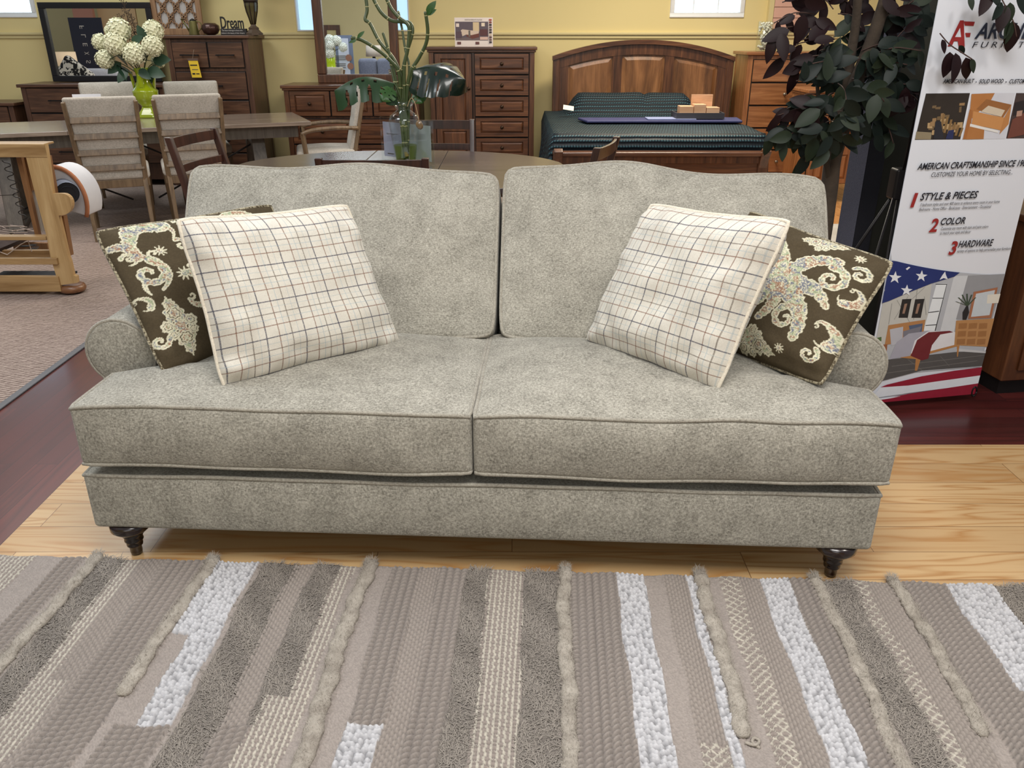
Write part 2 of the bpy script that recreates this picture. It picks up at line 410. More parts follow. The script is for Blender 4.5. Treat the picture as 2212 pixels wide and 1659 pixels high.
# base rail
def wbase(p, q):
    p = p.copy()
    if q[1] < 0: p.y -= .008*(1-q[0]**6)*(1-q[2]**2)*1.0
    return p
mb, fm = rcube((-.003, .49, .21), (1.114, .49, .09), .014, (30, 12, 6), wbase); mb.build('base_rail', SF, sofa, smooth=True)
mb = MB(); pp = [fm((-1, 1-2*i/10, 1)) for i in range(11)]+[fm((-1+2*i/40, -1, 1)) for i in range(1, 41)]+[fm((1, -1+2*i/10, 1)) for i in range(1, 11)]
pp = [q+Vector((0, -.002 if abs(q.y) < .05 else 0, wob(q.x, .0018, 7)+.002)) for q in pp]
mb.tube(pp, .0062, 8); mb.build('base_piping', SFP, sofa, smooth=True)
mb, _ = rcube((0, .58, .315), (1.0, .42, .024), .012, (10, 8, 2)); mb.build('seat_deck', SF, sofa, smooth=True)
# seat cushions
def seat(sgn, ph):
    x0, x1 = (-1.102, -.001) if sgn < 0 else (.001, 1.118)
    def wp(p, q):
        p = p.copy(); s = sst(.225, .275, p.y)
        p.x *= 1-s*(1-.955/1.118)
        a, b, c = q
        up = (1-abs(a)**2.4)*(1-abs(b)**2.4)
        if c > 0: p.z += .034*up*c + .006*noise.noise(Vector((p.x*5, p.y*5, ph)))*c
        if b < 0: p.y -= (.016*(1-a**4)*(1-c**2) + .004*noise.noise(Vector((p.x*6, p.z*10, ph+4))))*(-b)
        if abs(a) == 1 and b > -1 and (a > 0) != (sgn > 0): p.x += .008*a*0
        p.z += wob(p.x, .0028, 6, ph)*(1 if c > 0 else 1.2)*(1-sst(.0, .5, p.y))
        # corners droop a touch
        p.z -= .007*(abs(a)**8)*(1 if c > 0 else .0)
        return p
    mb, fm = rcube(((x0+x1)/2, .30, .430), ((x1-x0)/2, .315, .093), .016, (26, 22, 6), wp)
    mb.build('seat_cushion', SF, sofa, smooth=True)
    for c in (-1, 1):
        lp = [(-1+2*i/36, -1, c) for i in range(37)]+[(1, -1+2*i/24, c) for i in range(1, 25)]+[(1-2*i/36, 1, c) for i in range(1, 37)]+[(-1, 1-2*i/24, c) for i in range(1, 24)]
        MB().tube([fm(q)+Vector((0, -.002 if q[1] == -1 else 0, .002*c)) for q in lp], .0060, 8, closed=True).build('seat_piping', SFP, sofa, smooth=True)
seat(-1, .3); seat(1, 2.1)
# back: frame and two leaning cushions
prof = [(.74, .28), (.97, .12), (1.06, .86), (.99, .89), (.93, .86)]
MB().prism([(-1.02, y, z) for y, z in prof], (2.04, 0, 0)).build('back_frame', SF, sofa, bevel=.02, seg=3)
def backc(sgn, ph):
    x0, x1 = (-1.054, .022) if sgn < 0 else (.030, 1.108)
    cx = (x0+x1)/2; hx = (x1-x0)/2; hh = .298; T = .088
    tilt = math.radians(31)
    def wp(p, q):
        a, b, c = q; x, y, z = p.x-cx, p.y, p.z
        # rounded outline
        x *= 1-.022*abs(c)**8; z *= 1-.05*abs(a)**10
        up = (1-abs(a)**2.2)*(1-abs(c)**2.2)
        y += (-.055 if b < 0 else .02)*up*abs(b)
        if b < 0: y += .008*noise.noise(Vector((p.x*4, p.z*4, ph)))
        if c > 0:
            z += (.010*math.sin(a*2.6+ph)+.006*math.sin(a*6.3+ph))*c
            if sgn < 0: z += (-.012*a)*c
            else: z += (.014*math.exp(-((a+.25)/.3)**2)-.008*a)*c
        # lean
        yy = y*math.cos(tilt)+z*math.sin(tilt); zz = z*math.cos(tilt)-y*math.sin(tilt)
        return Vector((cx+x, yy+.785, zz+.730))
    mb, fm = rcube((cx, 0, 0), (hx, T, hh), .022, (24, 5, 20), wp)
    mb.build('back_cushion', SF, sofa, smooth=True)
    for b in (-1, 1):
        lp = [(-1+2*i/40, b, 1) for i in range(41)]+[(1, b, 1-2*i/24) for i in range(1, 25)]+[(1-2*i/40, b, -1) for i in range(1, 41)]+[(-1, b, -1+2*i/24) for i in range(1, 24)]
        MB().tube([fm(q) for q in lp], .0062, 8, closed=True).build('back_piping', SFP, sofa, smooth=True)
backc(-1, .7); backc(1, 3.0)
# rolled arms
def arm(s):
    cx, cz, r = (1.072 if s > 0 else -1.098), .556, .105
    prof = [];
    for i in range(25):
        t = math.radians(-62+ (304)*i/24)
        prof.append((cx+s*-1*r*math.cos(t+math.pi)*-1 if False else cx+r*math.cos(t)*(1), cz+r*math.sin(t)))
    out = [(cx+r*math.cos(math.radians(a)), cz+r*math.sin(math.radians(a))) for a in np.linspace(-50, 230, 34)]
    out = [(cx+.045, .29)]+out[:0]+out+[(cx-.045, .29)] if False else [(cx+.052, .30)]+out+[(cx-.052, .30)]
    ys = [.285, .287, .295, .308]+list(np.linspace(.32, .98, 12)); ins = [.90, .965, .99, 1.0]+[1.0]*12
    P = []
    for y, k in zip(ys, ins):
        P.append([(cx+(x-cx)*k, y, cz+(z-cz)*k if z > .31 else z) for x, z in out])
    mb = MB(); mb.grid(P); n = len(out)
    mb.f.append(tuple(range(n))); mb.m.append(0)
    mb.build('arm', SF, sofa, smooth=True)
    MB().tube([(cx+(x-cx)*1.0, .292, cz+(z-cz)*1.0) for x, z in out], .0058, 8).build('arm_piping', SFP, sofa, smooth=True)
arm(-1); arm(1)
def turned(x, y):
    pr = [(.054, .122), (.059, .112), (.058, .098), (.046, .086), (.03, .082), (.026, .083), (.03, .076), (.031, .07), (.024, .064), (.027, .056), (.0275, .051), (.021, .045), (.0235, .038), (.023, .033), (.017, .026), (.0175, .012), (.016, .002)]
    MB().lathe([(r, z) for r, z in pr], (x, y, 0), 24).build('foot', LEGM, sofa, smooth=True)
for x in (-1.035, 1.03):
    for y in (.05, .88): turned(x, y)
# ================================================================ throw pillows
def pillow_grid(C, T, nrm, N=44, k=.05, seed=0, wr=.006, ears=.0, sag=.0):
    TL, TR, BR, BL = C; front = []; back = []; us = np.linspace(-1, 1, N)
    def pos(u, v, side):
        uu = u*(1-k*(1-v*v)**1.0); vv = v*(1-k*(1-u*u))
        a = (uu+1)/2; b = (vv+1)/2
        cr_ = 1-.05*abs(u)**5*abs(v)**5; a = .5+(a-.5)*cr_; b = .5+(b-.5)*cr_
        p = (BL*(1-a)+BR*a)*(1-b)+(TL*(1-a)+TR*a)*b
        f = max(0, (1-abs(u)**3.4))*max(0, (1-abs(v)**3.4)); t = T*f**.5
        # gathers run in from the seams
        e = (1-min(1, (1-abs(u))/.5)) + (1-min(1, (1-abs(v))/.5))
        w = wr*e*noise.noise(Vector((u*5+seed, v*5, seed+.3)))*(f**.3) + wr*.8*noise.noise(Vector((u*2.2+seed, v*2.2, seed)))*f**.3
        p = p+nrm*side*(t+w)
        p.z -= sag*(1-b)*0
        return p
    return us, pos
def pillow_simple(name, label, C, T, nrm, mat, pmat, seed, k=.065, N=60, wr=.022):
    C = [Vector(c) for c in C]; cm_ = sum(C, Vector())/4; C = [cm_+(c-cm_)*1.045 for c in C]; us, pos = pillow_grid(C, T, nrm, N, k, seed, wr)
    t = thing(name, label, 'pillow', C[3]); mb = MB(); uv = []
    for side in (1, -1):
        mb.grid([[pos(u, v, side) for u in us] for v in us]); uv += [((u+1)/2, (v+1)/2) for v in us for u in us]
    mb.uv = uv; mb.build('cover', mat, t, world=True, smooth=True, merge=False)
    lp = [(-1+2*i/40, -1) for i in range(40)]+[(1, -1+2*i/40) for i in range(40)]+[(1-2*i/40, 1) for i in range(40)]+[(-1, 1-2*i/40) for i in range(40)]
    MB().tube([pos(u, v, 0)+nrm*.004*noise.noise(Vector((u*4, v*4, seed))) for u, v in lp], .0055, 8, closed=True).build('piping', pmat, t, world=True, smooth=True)
    return t
def plaid():
    m, nt, b = base('windowpane_check_linen'); tc = nt.nodes.new('ShaderNodeTexCoord'); sp = nt.nodes.new('ShaderNodeSeparateXYZ'); nt.links.new(tc.outputs['UV'], sp.inputs[0])
    wv = noisen(nt, coords(nt, (900, 900, 900)), 1, 2); mo = noisen(nt, coords(nt), 14, 3)
    col = ramp(nt, mathn(nt, 'ADD', mathn(nt, 'MULTIPLY', wv, .7), mathn(nt, 'MULTIPLY', mo, .3)), [(.3, S(184, 178, 166)), (.5, S(212, 207, 196)), (.7, S(232, 228, 218))])
    dash = mathn(nt, 'GREATER_THAN', noisen(nt, coords(nt, (520, 520, 520)), 1, 1), .42)
    for ax, n in ((0, 5.0), (1, 4.6)):
        x = mathn(nt, 'MULTIPLY', sp.outputs[ax], n)
        for off, c, w, st in ((.10, S(66, 66, 84), .016, .85), (.43, S(128, 92, 76), .014, .8), (.76, S(104, 92, 82), .014, .75), (.60, S(150, 170, 180), .011, .5), (.93, S(158, 172, 178), .010, .45)):
            d = mathn(nt, 'ABSOLUTE', mathn(nt, 'SUBTRACT', mathn(nt, 'FRACT', mathn(nt, 'ADD', x, 1-off)), .5))
            k = mathn(nt, 'MULTIPLY', mathn(nt, 'GREATER_THAN', d, .5-w), mathn(nt, 'MULTIPLY', mathn(nt, 'ADD', mathn(nt, 'MULTIPLY', dash, .5), .5), st))
            col = mixc(nt, k, col, c)
    nt.links.new(col, b.inputs['Base Color']); b.inputs['Roughness'].default_value = .95; b.inputs['Specular IOR Level'].default_value = .1; b.inputs['Sheen Weight'].default_value = .15
    bumpn(nt, b, wv, .4, .001); return m
PLAID = plaid(); PLP = fabric('cream_linen_piping', S(196, 186, 168), S(236, 228, 212), 900, .4)
def nrm(C): 
    n = (C[1]-C[3]).cross(C[0]-C[2]).normalized()
    return n if n.y < 0 else -n
bl = Zp(484, 838, .535); br = Zp(862, 742, .53); L = .49
tl = pdist(385, 476, bl, .47); tr = pdist(748, 445, br, .45)
CL = [tl, tr, br, bl]
print('plaid L', [tuple(round(a, 2) for a in c) for c in CL], (tl-tr).length, (bl-br).length)
bl2 = Zp(1266, 738, .53); br2 = Zp(1549, 846, .535); tl2 = pdist(1408, 443, bl2, .46); tr2 = pdist(1705, 478, br2, .47)
CR = [tl2, tr2, br2, bl2]
print('plaid R', [tuple(round(a, 2) for a in c) for c in CR], (tl2-tr2).length, (bl2-br2).length)
pillow_simple('throw_pillow', 'cream windowpane-check pillow on the left seat cushion', CL, .095, nrm(CL), PLAID, PLP, 1.3)
pillow_simple('throw_pillow', 'cream windowpane-check pillow on the right seat cushion', CR, .095, nrm(CR), PLAID, PLP, 5.1)
# --- paisley pillows: the woven pattern is drawn motif by motif as cloth colour
def pat_paint(N, motifs):
    u, v = np.meshgrid(np.linspace(0, 1, N), np.linspace(0, 1, N)); m = np.zeros((N, N)); hue = np.zeros((N, N))
    for mt in motifs:
        k = mt[0]
        if k == 'stroke':
            pts, w0, w1, h = mt[1:]
            P = np.array(pts); n = len(P)
            for i in range(n-1):
                a, b2 = P[i], P[i+1]; d = b2-a; L2 = (d**2).sum()+1e-12
                t = np.clip(((u-a[0])*d[0]+(v-a[1])*d[1])/L2, 0, 1); dist = np.hypot(u-a[0]-t*d[0], v-a[1]-t*d[1])
                s = (i+t)/(n-1); wd = w0+(w1-w0)*s; wd = wd*(1+.16*np.sin(s*60)); k2 = dist < wd
                m[k2] = 1; hue[k2] = h+.25*(dist[k2]/wd[k2] < .45)
        if k == 'blob':
            cx, cy, rx, ry, ang, lob, dep, h = mt[1:]
            x = (u-cx)*math.cos(ang)+(v-cy)*math.sin(ang); y = -(u-cx)*math.sin(ang)+(v-cy)*math.cos(ang)
            th = np.arctan2(y/ry, x/rx); rr = np.hypot(x/rx, y/ry); edge = 1+dep*np.cos(lob*th)
            k2 = rr < edge; m[k2] = 1; hue[k2] = h+.3*((rr[k2]*5).astype(int) % 2)
            k3 = (rr < edge*.62) & (rr > edge*.52); m[k3] = .35
    return m, hue
def spiral(cx, cy, r0, turns, ang, sgn=1, tail=None, n=26):
    pts = []
    for i in range(n):
        t = i/(n-1); r = r0*(.12+.88*t); a = ang+sgn*turns*2*math.pi*(t-1); pts.append((cx+r*math.cos(a), cy+r*math.sin(a)))
    if tail: pts += tail
    return pts
def bez(p0, p1, p2, n=14): return [((1-t)**2*p0[0]+2*t*(1-t)*p1[0]+t*t*p2[0], (1-t)**2*p0[1]+2*t*(1-t)*p1[1]+t*t*p2[1]) for t in np.linspace(0, 1, n)]
PAIS, nt, b = base('brown_paisley_weave'); at = nt.nodes.new('ShaderNodeVertexColor'); at.layer_name = 'Col'
wv = noisen(nt, coords(nt, (600, 90, 90)), 1, 2); wv2 = noisen(nt, coords(nt, (90, 90, 600)), 1, 2); th = mathn(nt, 'MULTIPLY', mathn(nt, 'ADD', wv, wv2), .5)
nt.links.new(mixc(nt, ramp(nt, th, [(.38, (0, 0, 0, 1)), (.62, (.55, .55, .55, 1))]), at.outputs[0], mixc(nt, .5, at.outputs[0], S(60, 52, 40))), b.inputs['Base Color'])
b.inputs['Roughness'].default_value = .95; b.inputs['Specular IOR Level'].default_value = .1; bumpn(nt, b, th, .5, .001)
PAISP = fabric('paisley_piping', S(70, 60, 44), S(176, 166, 140), 300, .4, contrast=2)
def pillow_paisley(label, C, T, nr, motifs, seed, k=.05):
    C = [Vector(c) for c in C]; N = 230; _, pos = pillow_grid(C, T, nr, N, k, seed, .014)
    t = thing('throw_pillow', label, 'pillow', C[3]); O = C[3]
    m, hue = pat_paint(N, motifs); R = np.random.default_rng(int(seed*10))
    spk = R.random((N, N)); spk = (spk+np.roll(spk, 1, 0)+np.roll(spk, 1, 1))/3
    low = np.array([[noise.noise(Vector((i*.09, j*.09, seed))) for j in range(N)] for i in range(N)])
    base_c = np.array(S(80, 70, 54)[:3]); cr = np.array(S(226, 220, 194)[:3]); bl_ = np.array(S(84, 96, 128)[:3]); gr = np.array(S(150, 166, 132)[:3]); ru = np.array(S(150, 98, 74)[:3])
    col = np.tile(base_c, (N, N, 1)) * (.85+.3*spk[..., None])
    tone = np.where((hue*3+low*2.5)[..., None] % 3 < 1, bl_, np.where((hue*3+low*2.5)[..., None] % 3 < 2, gr, ru))
    mixw = np.clip((.56-spk)*5+.5, 0, 1)[..., None]
    pc = cr*(1-mixw*.85)+tone*mixw*.85
    er = m.copy()
    for sh in ((1, 0), (-1, 0), (0, 1), (0, -1), (2, 0), (-2, 0), (0, 2), (0, -2), (1, 1), (-1, -1), (1, -1), (-1, 1)): er = np.minimum(er, np.roll(m, sh, (0, 1)))
    rim = ((m > .5) & (er < .5))[..., None]; pc = np.where(rim, cr*.98, pc)
    col = np.where((m > .5)[..., None], pc, np.where((m > .2)[..., None], base_c*1.2, col))
    V = []; us = np.linspace(-1, 1, N)
    for v in us:
        for u_ in us: V.append(tuple(pos(u_, v, 1)-O))
    cols = np.concatenate([col.reshape(-1, 3), np.ones((N*N, 1))], 1)
    idx = np.arange(N*N).reshape(N, N); Fq = np.stack([idx[:-1, :-1], idx[:-1, 1:], idx[1:, 1:], idx[1:, :-1]], -1).reshape(-1, 4)
    nb = 40; ub = np.linspace(-1, 1, nb); VB = [tuple(pos(u_, v, -1)-O) for v in ub for u_ in ub]
    ib = np.arange(nb*nb).reshape(nb, nb)+N*N; FB = np.stack([ib[:-1, :-1], ib[1:, :-1], ib[1:, 1:], ib[:-1, 1:]], -1).reshape(-1, 4)
    cb = np.tile(np.append(base_c, 1), (nb*nb, 1))
    npmesh('cover', V+VB, np.concatenate([Fq, FB]), PAIS, t, col=np.concatenate([cols, cb]))
    lp = [(-1+2*i/40, -1) for i in range(40)]+[(1, -1+2*i/40) for i in range(40)]+[(1-2*i/40, 1) for i in range(40)]+[(-1, 1-2*i/40) for i in range(40)]
    MB().tube([pos(u_, v, 0) for u_, v in lp], .0055, 8, closed=True).build('piping', PAISP, t, world=True, smooth=True)
def drop(cx, cy, s, ang, fl=1, h=0):
    """one paisley: fat comma body, curled tip, fringe"""
    c, n = math.cos(ang), math.sin(ang); R = lambda x, y: (cx+s*(x*c-y*n*fl)*1.0, cy+s*(x*n+y*c*fl))
    body = [R(*p) for p in bez((-.1, -.9), (.9, -.5), (.35, .5))]; tip = [R(*p) for p in bez((.35, .5), (-.1, 1.1), (-.55, .75))]
    curl = [R(*p) for p in spiral(-.5, .55, .2, .9, math.pi/2, 1)]
    return [('stroke', body, s*.40, s*.24, h), ('stroke', tip, s*.19, s*.07, h+.3), ('stroke', curl, s*.03, s*.06, h),
            ('stroke', [R(*p) for p in bez((-.1, -.9), (-.7, -1.0), (-.8, -.5))], s*.12, s*.04, h+.2)]
def medal(cx, cy, s, ang, h=0):
    c, n = math.cos(ang), math.sin(ang); R = lambda x, y: (cx+s*(x*c-y*n), cy+s*(x*n+y*c)); o = []
    for (x, y, r) in ((0, 0, .5), (0, .55, .38), (0, -.55, .38), (0, .98, .22), (0, -.98, .22), (.45, .1, .26), (-.45, .1, .26), (.4, -.3, .2), (-.4, -.3, .2)):
        q = R(x, y); o.append(('blob', q[0], q[1], s*r, s*r, ang, 7, .1, h+r))
    q = R(0, 1.3); o.append(('stroke', [R(0, .9), q], s*.14, s*.02, h)); o.append(('stroke', [R(0, -.9), R(0, -1.35)], s*.14, s*.02, h)); return o
def star(cx, cy, s): return [('stroke', [(cx, cy), (cx+s*math.cos(a), cy+s*math.sin(a))], s*.2, s*.08, .1) for a in np.linspace(0, 2*math.pi, 10)[:-1]]
ML = medal(.175, .27, .155, .12, .1)+drop(.20, .88, .15, 2.4, 1, .5)+drop(.46, .68, .16, -.5, -1, .2)+drop(.04, .80, .09, 1.2, 1, .8)+drop(.40, .46, .13, -.7, -1, .3)+star(.31, .60, .045)+drop(.48, .93, .11, .5, 1, .6)+drop(.75, .86, .15, .4, 1, .3)+drop(.85, .50, .16, 1.4, 1, .6)
ML += [('stroke', spiral(.13, .64, .095, 1.2, 1.2), .010, .028, .3), ('stroke', bez((.20, .70), (.27, .60), (.16, .52)), .022, .010, .6), ('stroke', bez((.10, .60), (.06, .55), (.09, .50)), .016, .006, .2), ('stroke', spiral(.07, .76, .035, 1.1, 3), .006, .012, .3), ('stroke', spiral(.42, .14, .07, 1.1, 4), .008, .018, .3), ('stroke', spiral(.36, .80, .045, 1.1, 2), .006, .014, .6), ('stroke', spiral(.04, .20, .05, 1.1, .2), .008, .016, .2)]+drop(.45, .28, .08, 2.5, 1, .4)+star(.24, .78, .035)+drop(.65, .2, .14, 0, 1, .2)+drop(.04, .46, .05, .6, 1, .2)
MR = [('blob', .52, .56, .12, .10, .3, 6, .18, .2)]
for p0, p1, p2, a, b2, h in (((.52, .56), (.55, .80), (.78, .84), .07, .03, .1), ((.52, .56), (.75, .66), (.86, .50), .08, .02, .5), ((.52, .56), (.8, .45), (.76, .22), .07, .03, .3), ((.52, .56), (.45, .78), (.36, .86), .06, .03, .7), ((.52, .56), (.35, .60), (.22, .74), .07, .03, .2),
                              ((.52, .56), (.36, .48), (.20, .50), .07, .03, .6), ((.52, .56), (.44, .38), (.30, .30), .06, .025, .4), ((.52, .56), (.58, .42), (.48, .28), .05, .025, .9)): MR.append(('stroke', bez(p0, p1, p2), a, b2, h))
MR += [('stroke', spiral(.80, .70, .095, 1.3, 1.9, 1), .010, .028, .3), ('stroke', spiral(.66, .33, .105, 1.3, .2, -1), .010, .030, .6), ('stroke', spiral(.92, .80, .06, 1.2, 2.5), .008, .016, .1), ('stroke', spiral(.88, .16, .06, 1.2, 1), .008, .016, .4), ('stroke', spiral(.14, .92, .06, 1.2, 1), .008, .02, .4)]
MR += medal(.48, .11, .15, 1.35, .2)+medal(.62, .95, .11, 1.7, .5)+star(.86, .92, .03)+drop(.93, .33, .09, .5, 1, .3)+drop(.95, .63, .07, -.3, 1, .7)+star(.30, .93, .04)+drop(.10, .25, .12, 1, 1, .2)+star(.7, .12, .03)
bl = Zp(345, 818, .53)+Vector((0, .02, 0)); tl = pdist(196, 497, bl, .50); br = Yp(640, 745, 2.63); tr = Yp(592, 436, 2.70)
CPL = [tl, tr, br, bl]; print('pais L', [tuple(round(a, 2) for a in c) for c in CPL], (tl-tr).length, (bl-br).length, (br-tr).length)
br = Zp(1778, 838, .552); tr = pdist(1940, 566, br, .46, False); tr = Yp(1938, 566, 2.22); bl = Yp(1500, 745, 2.50); tl = Yp(1618, 450, 2.62)
CPR = [tl, tr, br, bl]; print('pais R', [tuple(round(a, 2) for a in c) for c in CPR], (tl-tr).length, (bl-br).length, (bl-tl).length)
pillow_paisley('brown paisley pillow leaning on the left arm behind the checked one', CPL, .07, nrm(CPL), ML, 2.2)
pillow_paisley('brown paisley pillow hanging over the right arm behind the checked one', CPR, .075, nrm(CPR), MR, 6.6, .06)
# ================================================================ woven rug
RA = Zp(0, 1195, .012); RB = Zp(2212, 1262, .012); RD = (RB-RA).normalized(); RV = Vector((RD.y, -RD.x, 0))
RO = Vector((0, RA.y+(0-RA.x)*RD.y/RD.x, 0)); rang = math.atan2(RD.y, RD.x)
rug = thing('area_rug', 'chunky woven wool rug striped in grey, taupe and white in front of the sofa', 'rug', RO, rang)
def ru(px, py=1222):
    p = Zp(px, py, .012)-RO; return p.dot(RD)
def rv(py, px=1106): return (Zp(px, py, .012)-RO).dot(RV)
st = [(-900, -240, 'flat'), (-240, -120, 'white'), (-120, -40, 'mauve'), (-40, 60, 'chain'), (60, 125, 'flat'), (125, 172, 'braid'), (172, 205, 'flat'), (205, 262, 'shag'), (262, 297, 'chain'), (297, 352, 'mauve'), (352, 440, 'braid'), (440, 462, 'flat'), (462, 556, 'white'), (556, 566, 'flat'), (566, 636, 'shag'), (636, 680, 'mauve'), (680, 733, 'shag'), (733, 768, 'chain'), (768, 800, 'flat'), (800, 850, 'flat'), (850, 912, 'braid'), (912, 955, 'mauve'), (955, 1012, 'braid'), (1012, 1060, 'shag'), (1060, 1137, 'chain'), (1137, 1206, 'shag'), (1206, 1234, 'flat'), (1234, 1331, 'braid'), (1331, 1390, 'white'), (1390, 1430, 'flat'), (1430, 1477, 'mauve'), (1477, 1497, 'white'), (1497, 1520, 'flat'), (1520, 1545, 'flat'), (1545, 1585, 'net'), (1585, 1630, 'mauve'), (1630, 1690, 'white'), (1690, 1742, 'braid'), (1742, 1760, 'flat'), (1760, 1820, 'shag'), (1820, 1850, 'net'), (1850, 1900, 'mauve'), (1900, 1925, 'flat'), (1925, 2012, 'braid'), (2012, 2112, 'white'), (2112, 2180, 'shag'), (2180, 2240, 'flat'), (2240, 2330, 'braid'), (2330, 2400, 'chain'), (2400, 2500, 'shag'), (2500, 3200, 'mauve')]
T_ = ['flat', 'white', 'mauve', 'chain', 'braid', 'shag', 'net']
NU, NV = 1000, 370; U0, U1, V1 = -2.2, 2.3, 1.6
ug = np.concatenate([np.arange(U0, -1.68, .009), np.arange(-1.68, 1.66, .0029), np.arange(1.66, U1, .009)]); vg = np.concatenate([np.arange(0, .86, .0029), np.arange(.86, V1, .008)]); NU = len(ug); NV = len(vg); UU, VV = np.meshgrid(ug, vg)
wav = .004*np.sin(VV*9)+.003*np.sin(VV*23+UU*4)
UE = UU+wav
ty = np.zeros(UU.shape, int)
for a, b_, t in st:
    k = (UE >= ru(a)) & (UE < ru(b_)); ty[k] = T_.index(t)
def over(a, b_, v0, v1, t): ty[(UE >= a) & (UE < b_) & (VV >= v0) & (VV < v1)] = T_.index(t)
vs1 = rv(1394); ub = ru(462)+.38*(ru(556)-ru(462))
over(ru(462), ub, vs1, 3, 'flat'); over(ru(462), ru(556), rv(1600), 3, 'braid'); over(ru(262), ru(330), rv(1508), 3, 'chain'); over(ru(690), ru(768), rv(1522), 3, 'chain')
over(ru(850), ru(912), rv(1578), 3, 'white'); over(ru(640), ru(690), rv(1590), 3, 'braid'); over(ru(1430), ru(1477), rv(1592), 3, 'net'); over(ru(2012), ru(2112), rv(1452), 3, 'braid')
over(ru(352), ru(440), 1.0, 3, 'shag'); over(ru(1137), ru(1206), 1.05, 3, 'braid')
# worley domes
def domes(U, V, s, seed):
    g = np.random.default_rng(seed); nu = int(6/s)+4; nv = int(3/s)+4; ju = g.random((nu, nv)); jv = g.random((nu, nv)); tn = g.random((nu, nv))
    iu = ((U+2.5)/s).astype(int); iv = ((V+.1)/s).astype(int); best = np.full(U.shape, 9.); tone = np.zeros(U.shape)
    for di in (-1, 0, 1):
        for dj in (-1, 0, 1):
            a = np.clip(iu+di, 0, nu-1); b_ = np.clip(iv+dj, 0, nv-1)
            d = np.hypot((U+2.5)/s-(a+.2+.6*ju[a, b_]), (V+.1)/s-(b_+.2+.6*jv[a, b_])); k = d < best; best = np.where(k, d, best); tone = np.where(k, tn[a, b_], tone)
    return np.clip(1-best**2*2.7, 0, 1), tone
d1, t1 = domes(UU, VV, .0128, 3)
nz = RNG.random(UU.shape); nz2 = (nz+np.roll(nz, 1, 0)+np.roll(nz, 1, 1)+np.roll(nz, -1, 0)+np.roll(nz, -1, 1))/5
lf = np.array([[noise.noise(Vector((a*3, b_*3, 1))) for a in ug[::10]] for b_ in vg[::10]]); lf = np.pad(np.repeat(np.repeat(lf, 10, 0), 10, 1), ((0, 10), (0, 10)), 'edge')[:NV, :NU]
Hh = np.zeros(UU.shape); C = np.zeros(UU.shape+(3,))
def cc(r, g, b_): return np.array(S(r, g, b_)[:3])
k = ty == 0; Hh[k] = .006+.0028*nz[k]+.001*np.sin(UU[k]*900); C[k] = cc(164, 153, 145)*(.82+.36*nz[k, None])
k = ty == 1; Hh[k] = .006+.011*d1[k]; C[k] = cc(212, 211, 214)*(.36+.16*t1[k, None]+.62*d1[k, None]**.5)  # gaps between the nubs carry painted shade in the yarn colour
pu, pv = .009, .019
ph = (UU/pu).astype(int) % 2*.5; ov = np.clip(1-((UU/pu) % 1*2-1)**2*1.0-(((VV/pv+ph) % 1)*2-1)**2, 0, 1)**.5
k = ty == 2; Hh[k] = .006+.0065*ov[k]; C[k] = cc(158, 147, 138)*(.62+.42*ov[k, None]+.18*nz[k, None])  # loop relief is also painted into the colour as shading
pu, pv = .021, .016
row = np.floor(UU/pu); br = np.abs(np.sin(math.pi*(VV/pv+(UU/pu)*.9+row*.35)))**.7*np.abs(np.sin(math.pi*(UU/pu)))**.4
k = ty == 4; Hh[k] = .006+.012*br[k]; C[k] = cc(146, 136, 128)*(.50+.62*br[k, None]+.2*nz[k, None])  # painted shading: braid hollows darkened in the yarn colour
pu = .0145
def lines(pu_, am, pv_):
    kk = np.round(UU/pu_); best = np.full(UU.shape, 9.)
    for dk in (-1, 0, 1):
        q = kk+dk; best = np.minimum(best, np.abs(UU-(q*pu_+am*np.sin(VV/pv_*math.pi)*np.where(q % 2 == 0, 1, -1)))/pu_)
    return best
pu = .0135
for nm, wd in (('chain', .15), ('net', .12)):
    k = ty == T_.index(nm); cx_ = lines(pu, .0012, .011) if nm == 'chain' else lines(pu, .0046, .013); line = np.clip(1-cx_/(wd*1.5), 0, 1)**.6
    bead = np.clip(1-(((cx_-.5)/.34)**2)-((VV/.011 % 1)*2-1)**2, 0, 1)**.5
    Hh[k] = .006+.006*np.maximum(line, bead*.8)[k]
    cl = cc(208, 200, 184)*(.72+.4*nz[..., None]); cb = cc(160, 147, 138)*(.6+.4*bead[..., None]); C[k] = np.where(line[..., None] > .25, cl, cb)[k]  # shade around the beads is painted into the ground colour
k = ty == 5; Hh[k] = .005+.006*nz2[k]; C[k] = cc(134, 125, 116)*(.55+.45*nz[k, None])
ed = np.minimum(VV/.012, 1)**.5; Hh *= .3+.7*ed; VE = VV+.004*np.sin(UU*37)+.003*(RNG.random(NU)[None, :]-.5)*(VV < .01)
Hh += .0015
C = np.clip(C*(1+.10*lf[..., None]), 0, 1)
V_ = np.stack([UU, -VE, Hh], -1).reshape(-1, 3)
idx = np.arange(NU*NV).reshape(NV, NU); Fq = np.stack([idx[:-1, :-1], idx[1:, :-1], idx[1:, 1:], idx[:-1, 1:]], -1).reshape(-1, 4)
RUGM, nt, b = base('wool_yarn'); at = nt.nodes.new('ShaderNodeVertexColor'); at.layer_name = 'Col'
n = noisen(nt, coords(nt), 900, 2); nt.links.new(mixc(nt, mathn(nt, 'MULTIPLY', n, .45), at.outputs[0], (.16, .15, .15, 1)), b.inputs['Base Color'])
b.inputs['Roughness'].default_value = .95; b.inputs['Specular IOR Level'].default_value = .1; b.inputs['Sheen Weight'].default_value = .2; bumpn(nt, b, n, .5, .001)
npmesh('woven_ground', V_, Fq, RUGM, rug, col=np.concatenate([C.reshape(-1, 3), np.ones((NU*NV, 1))], 1))
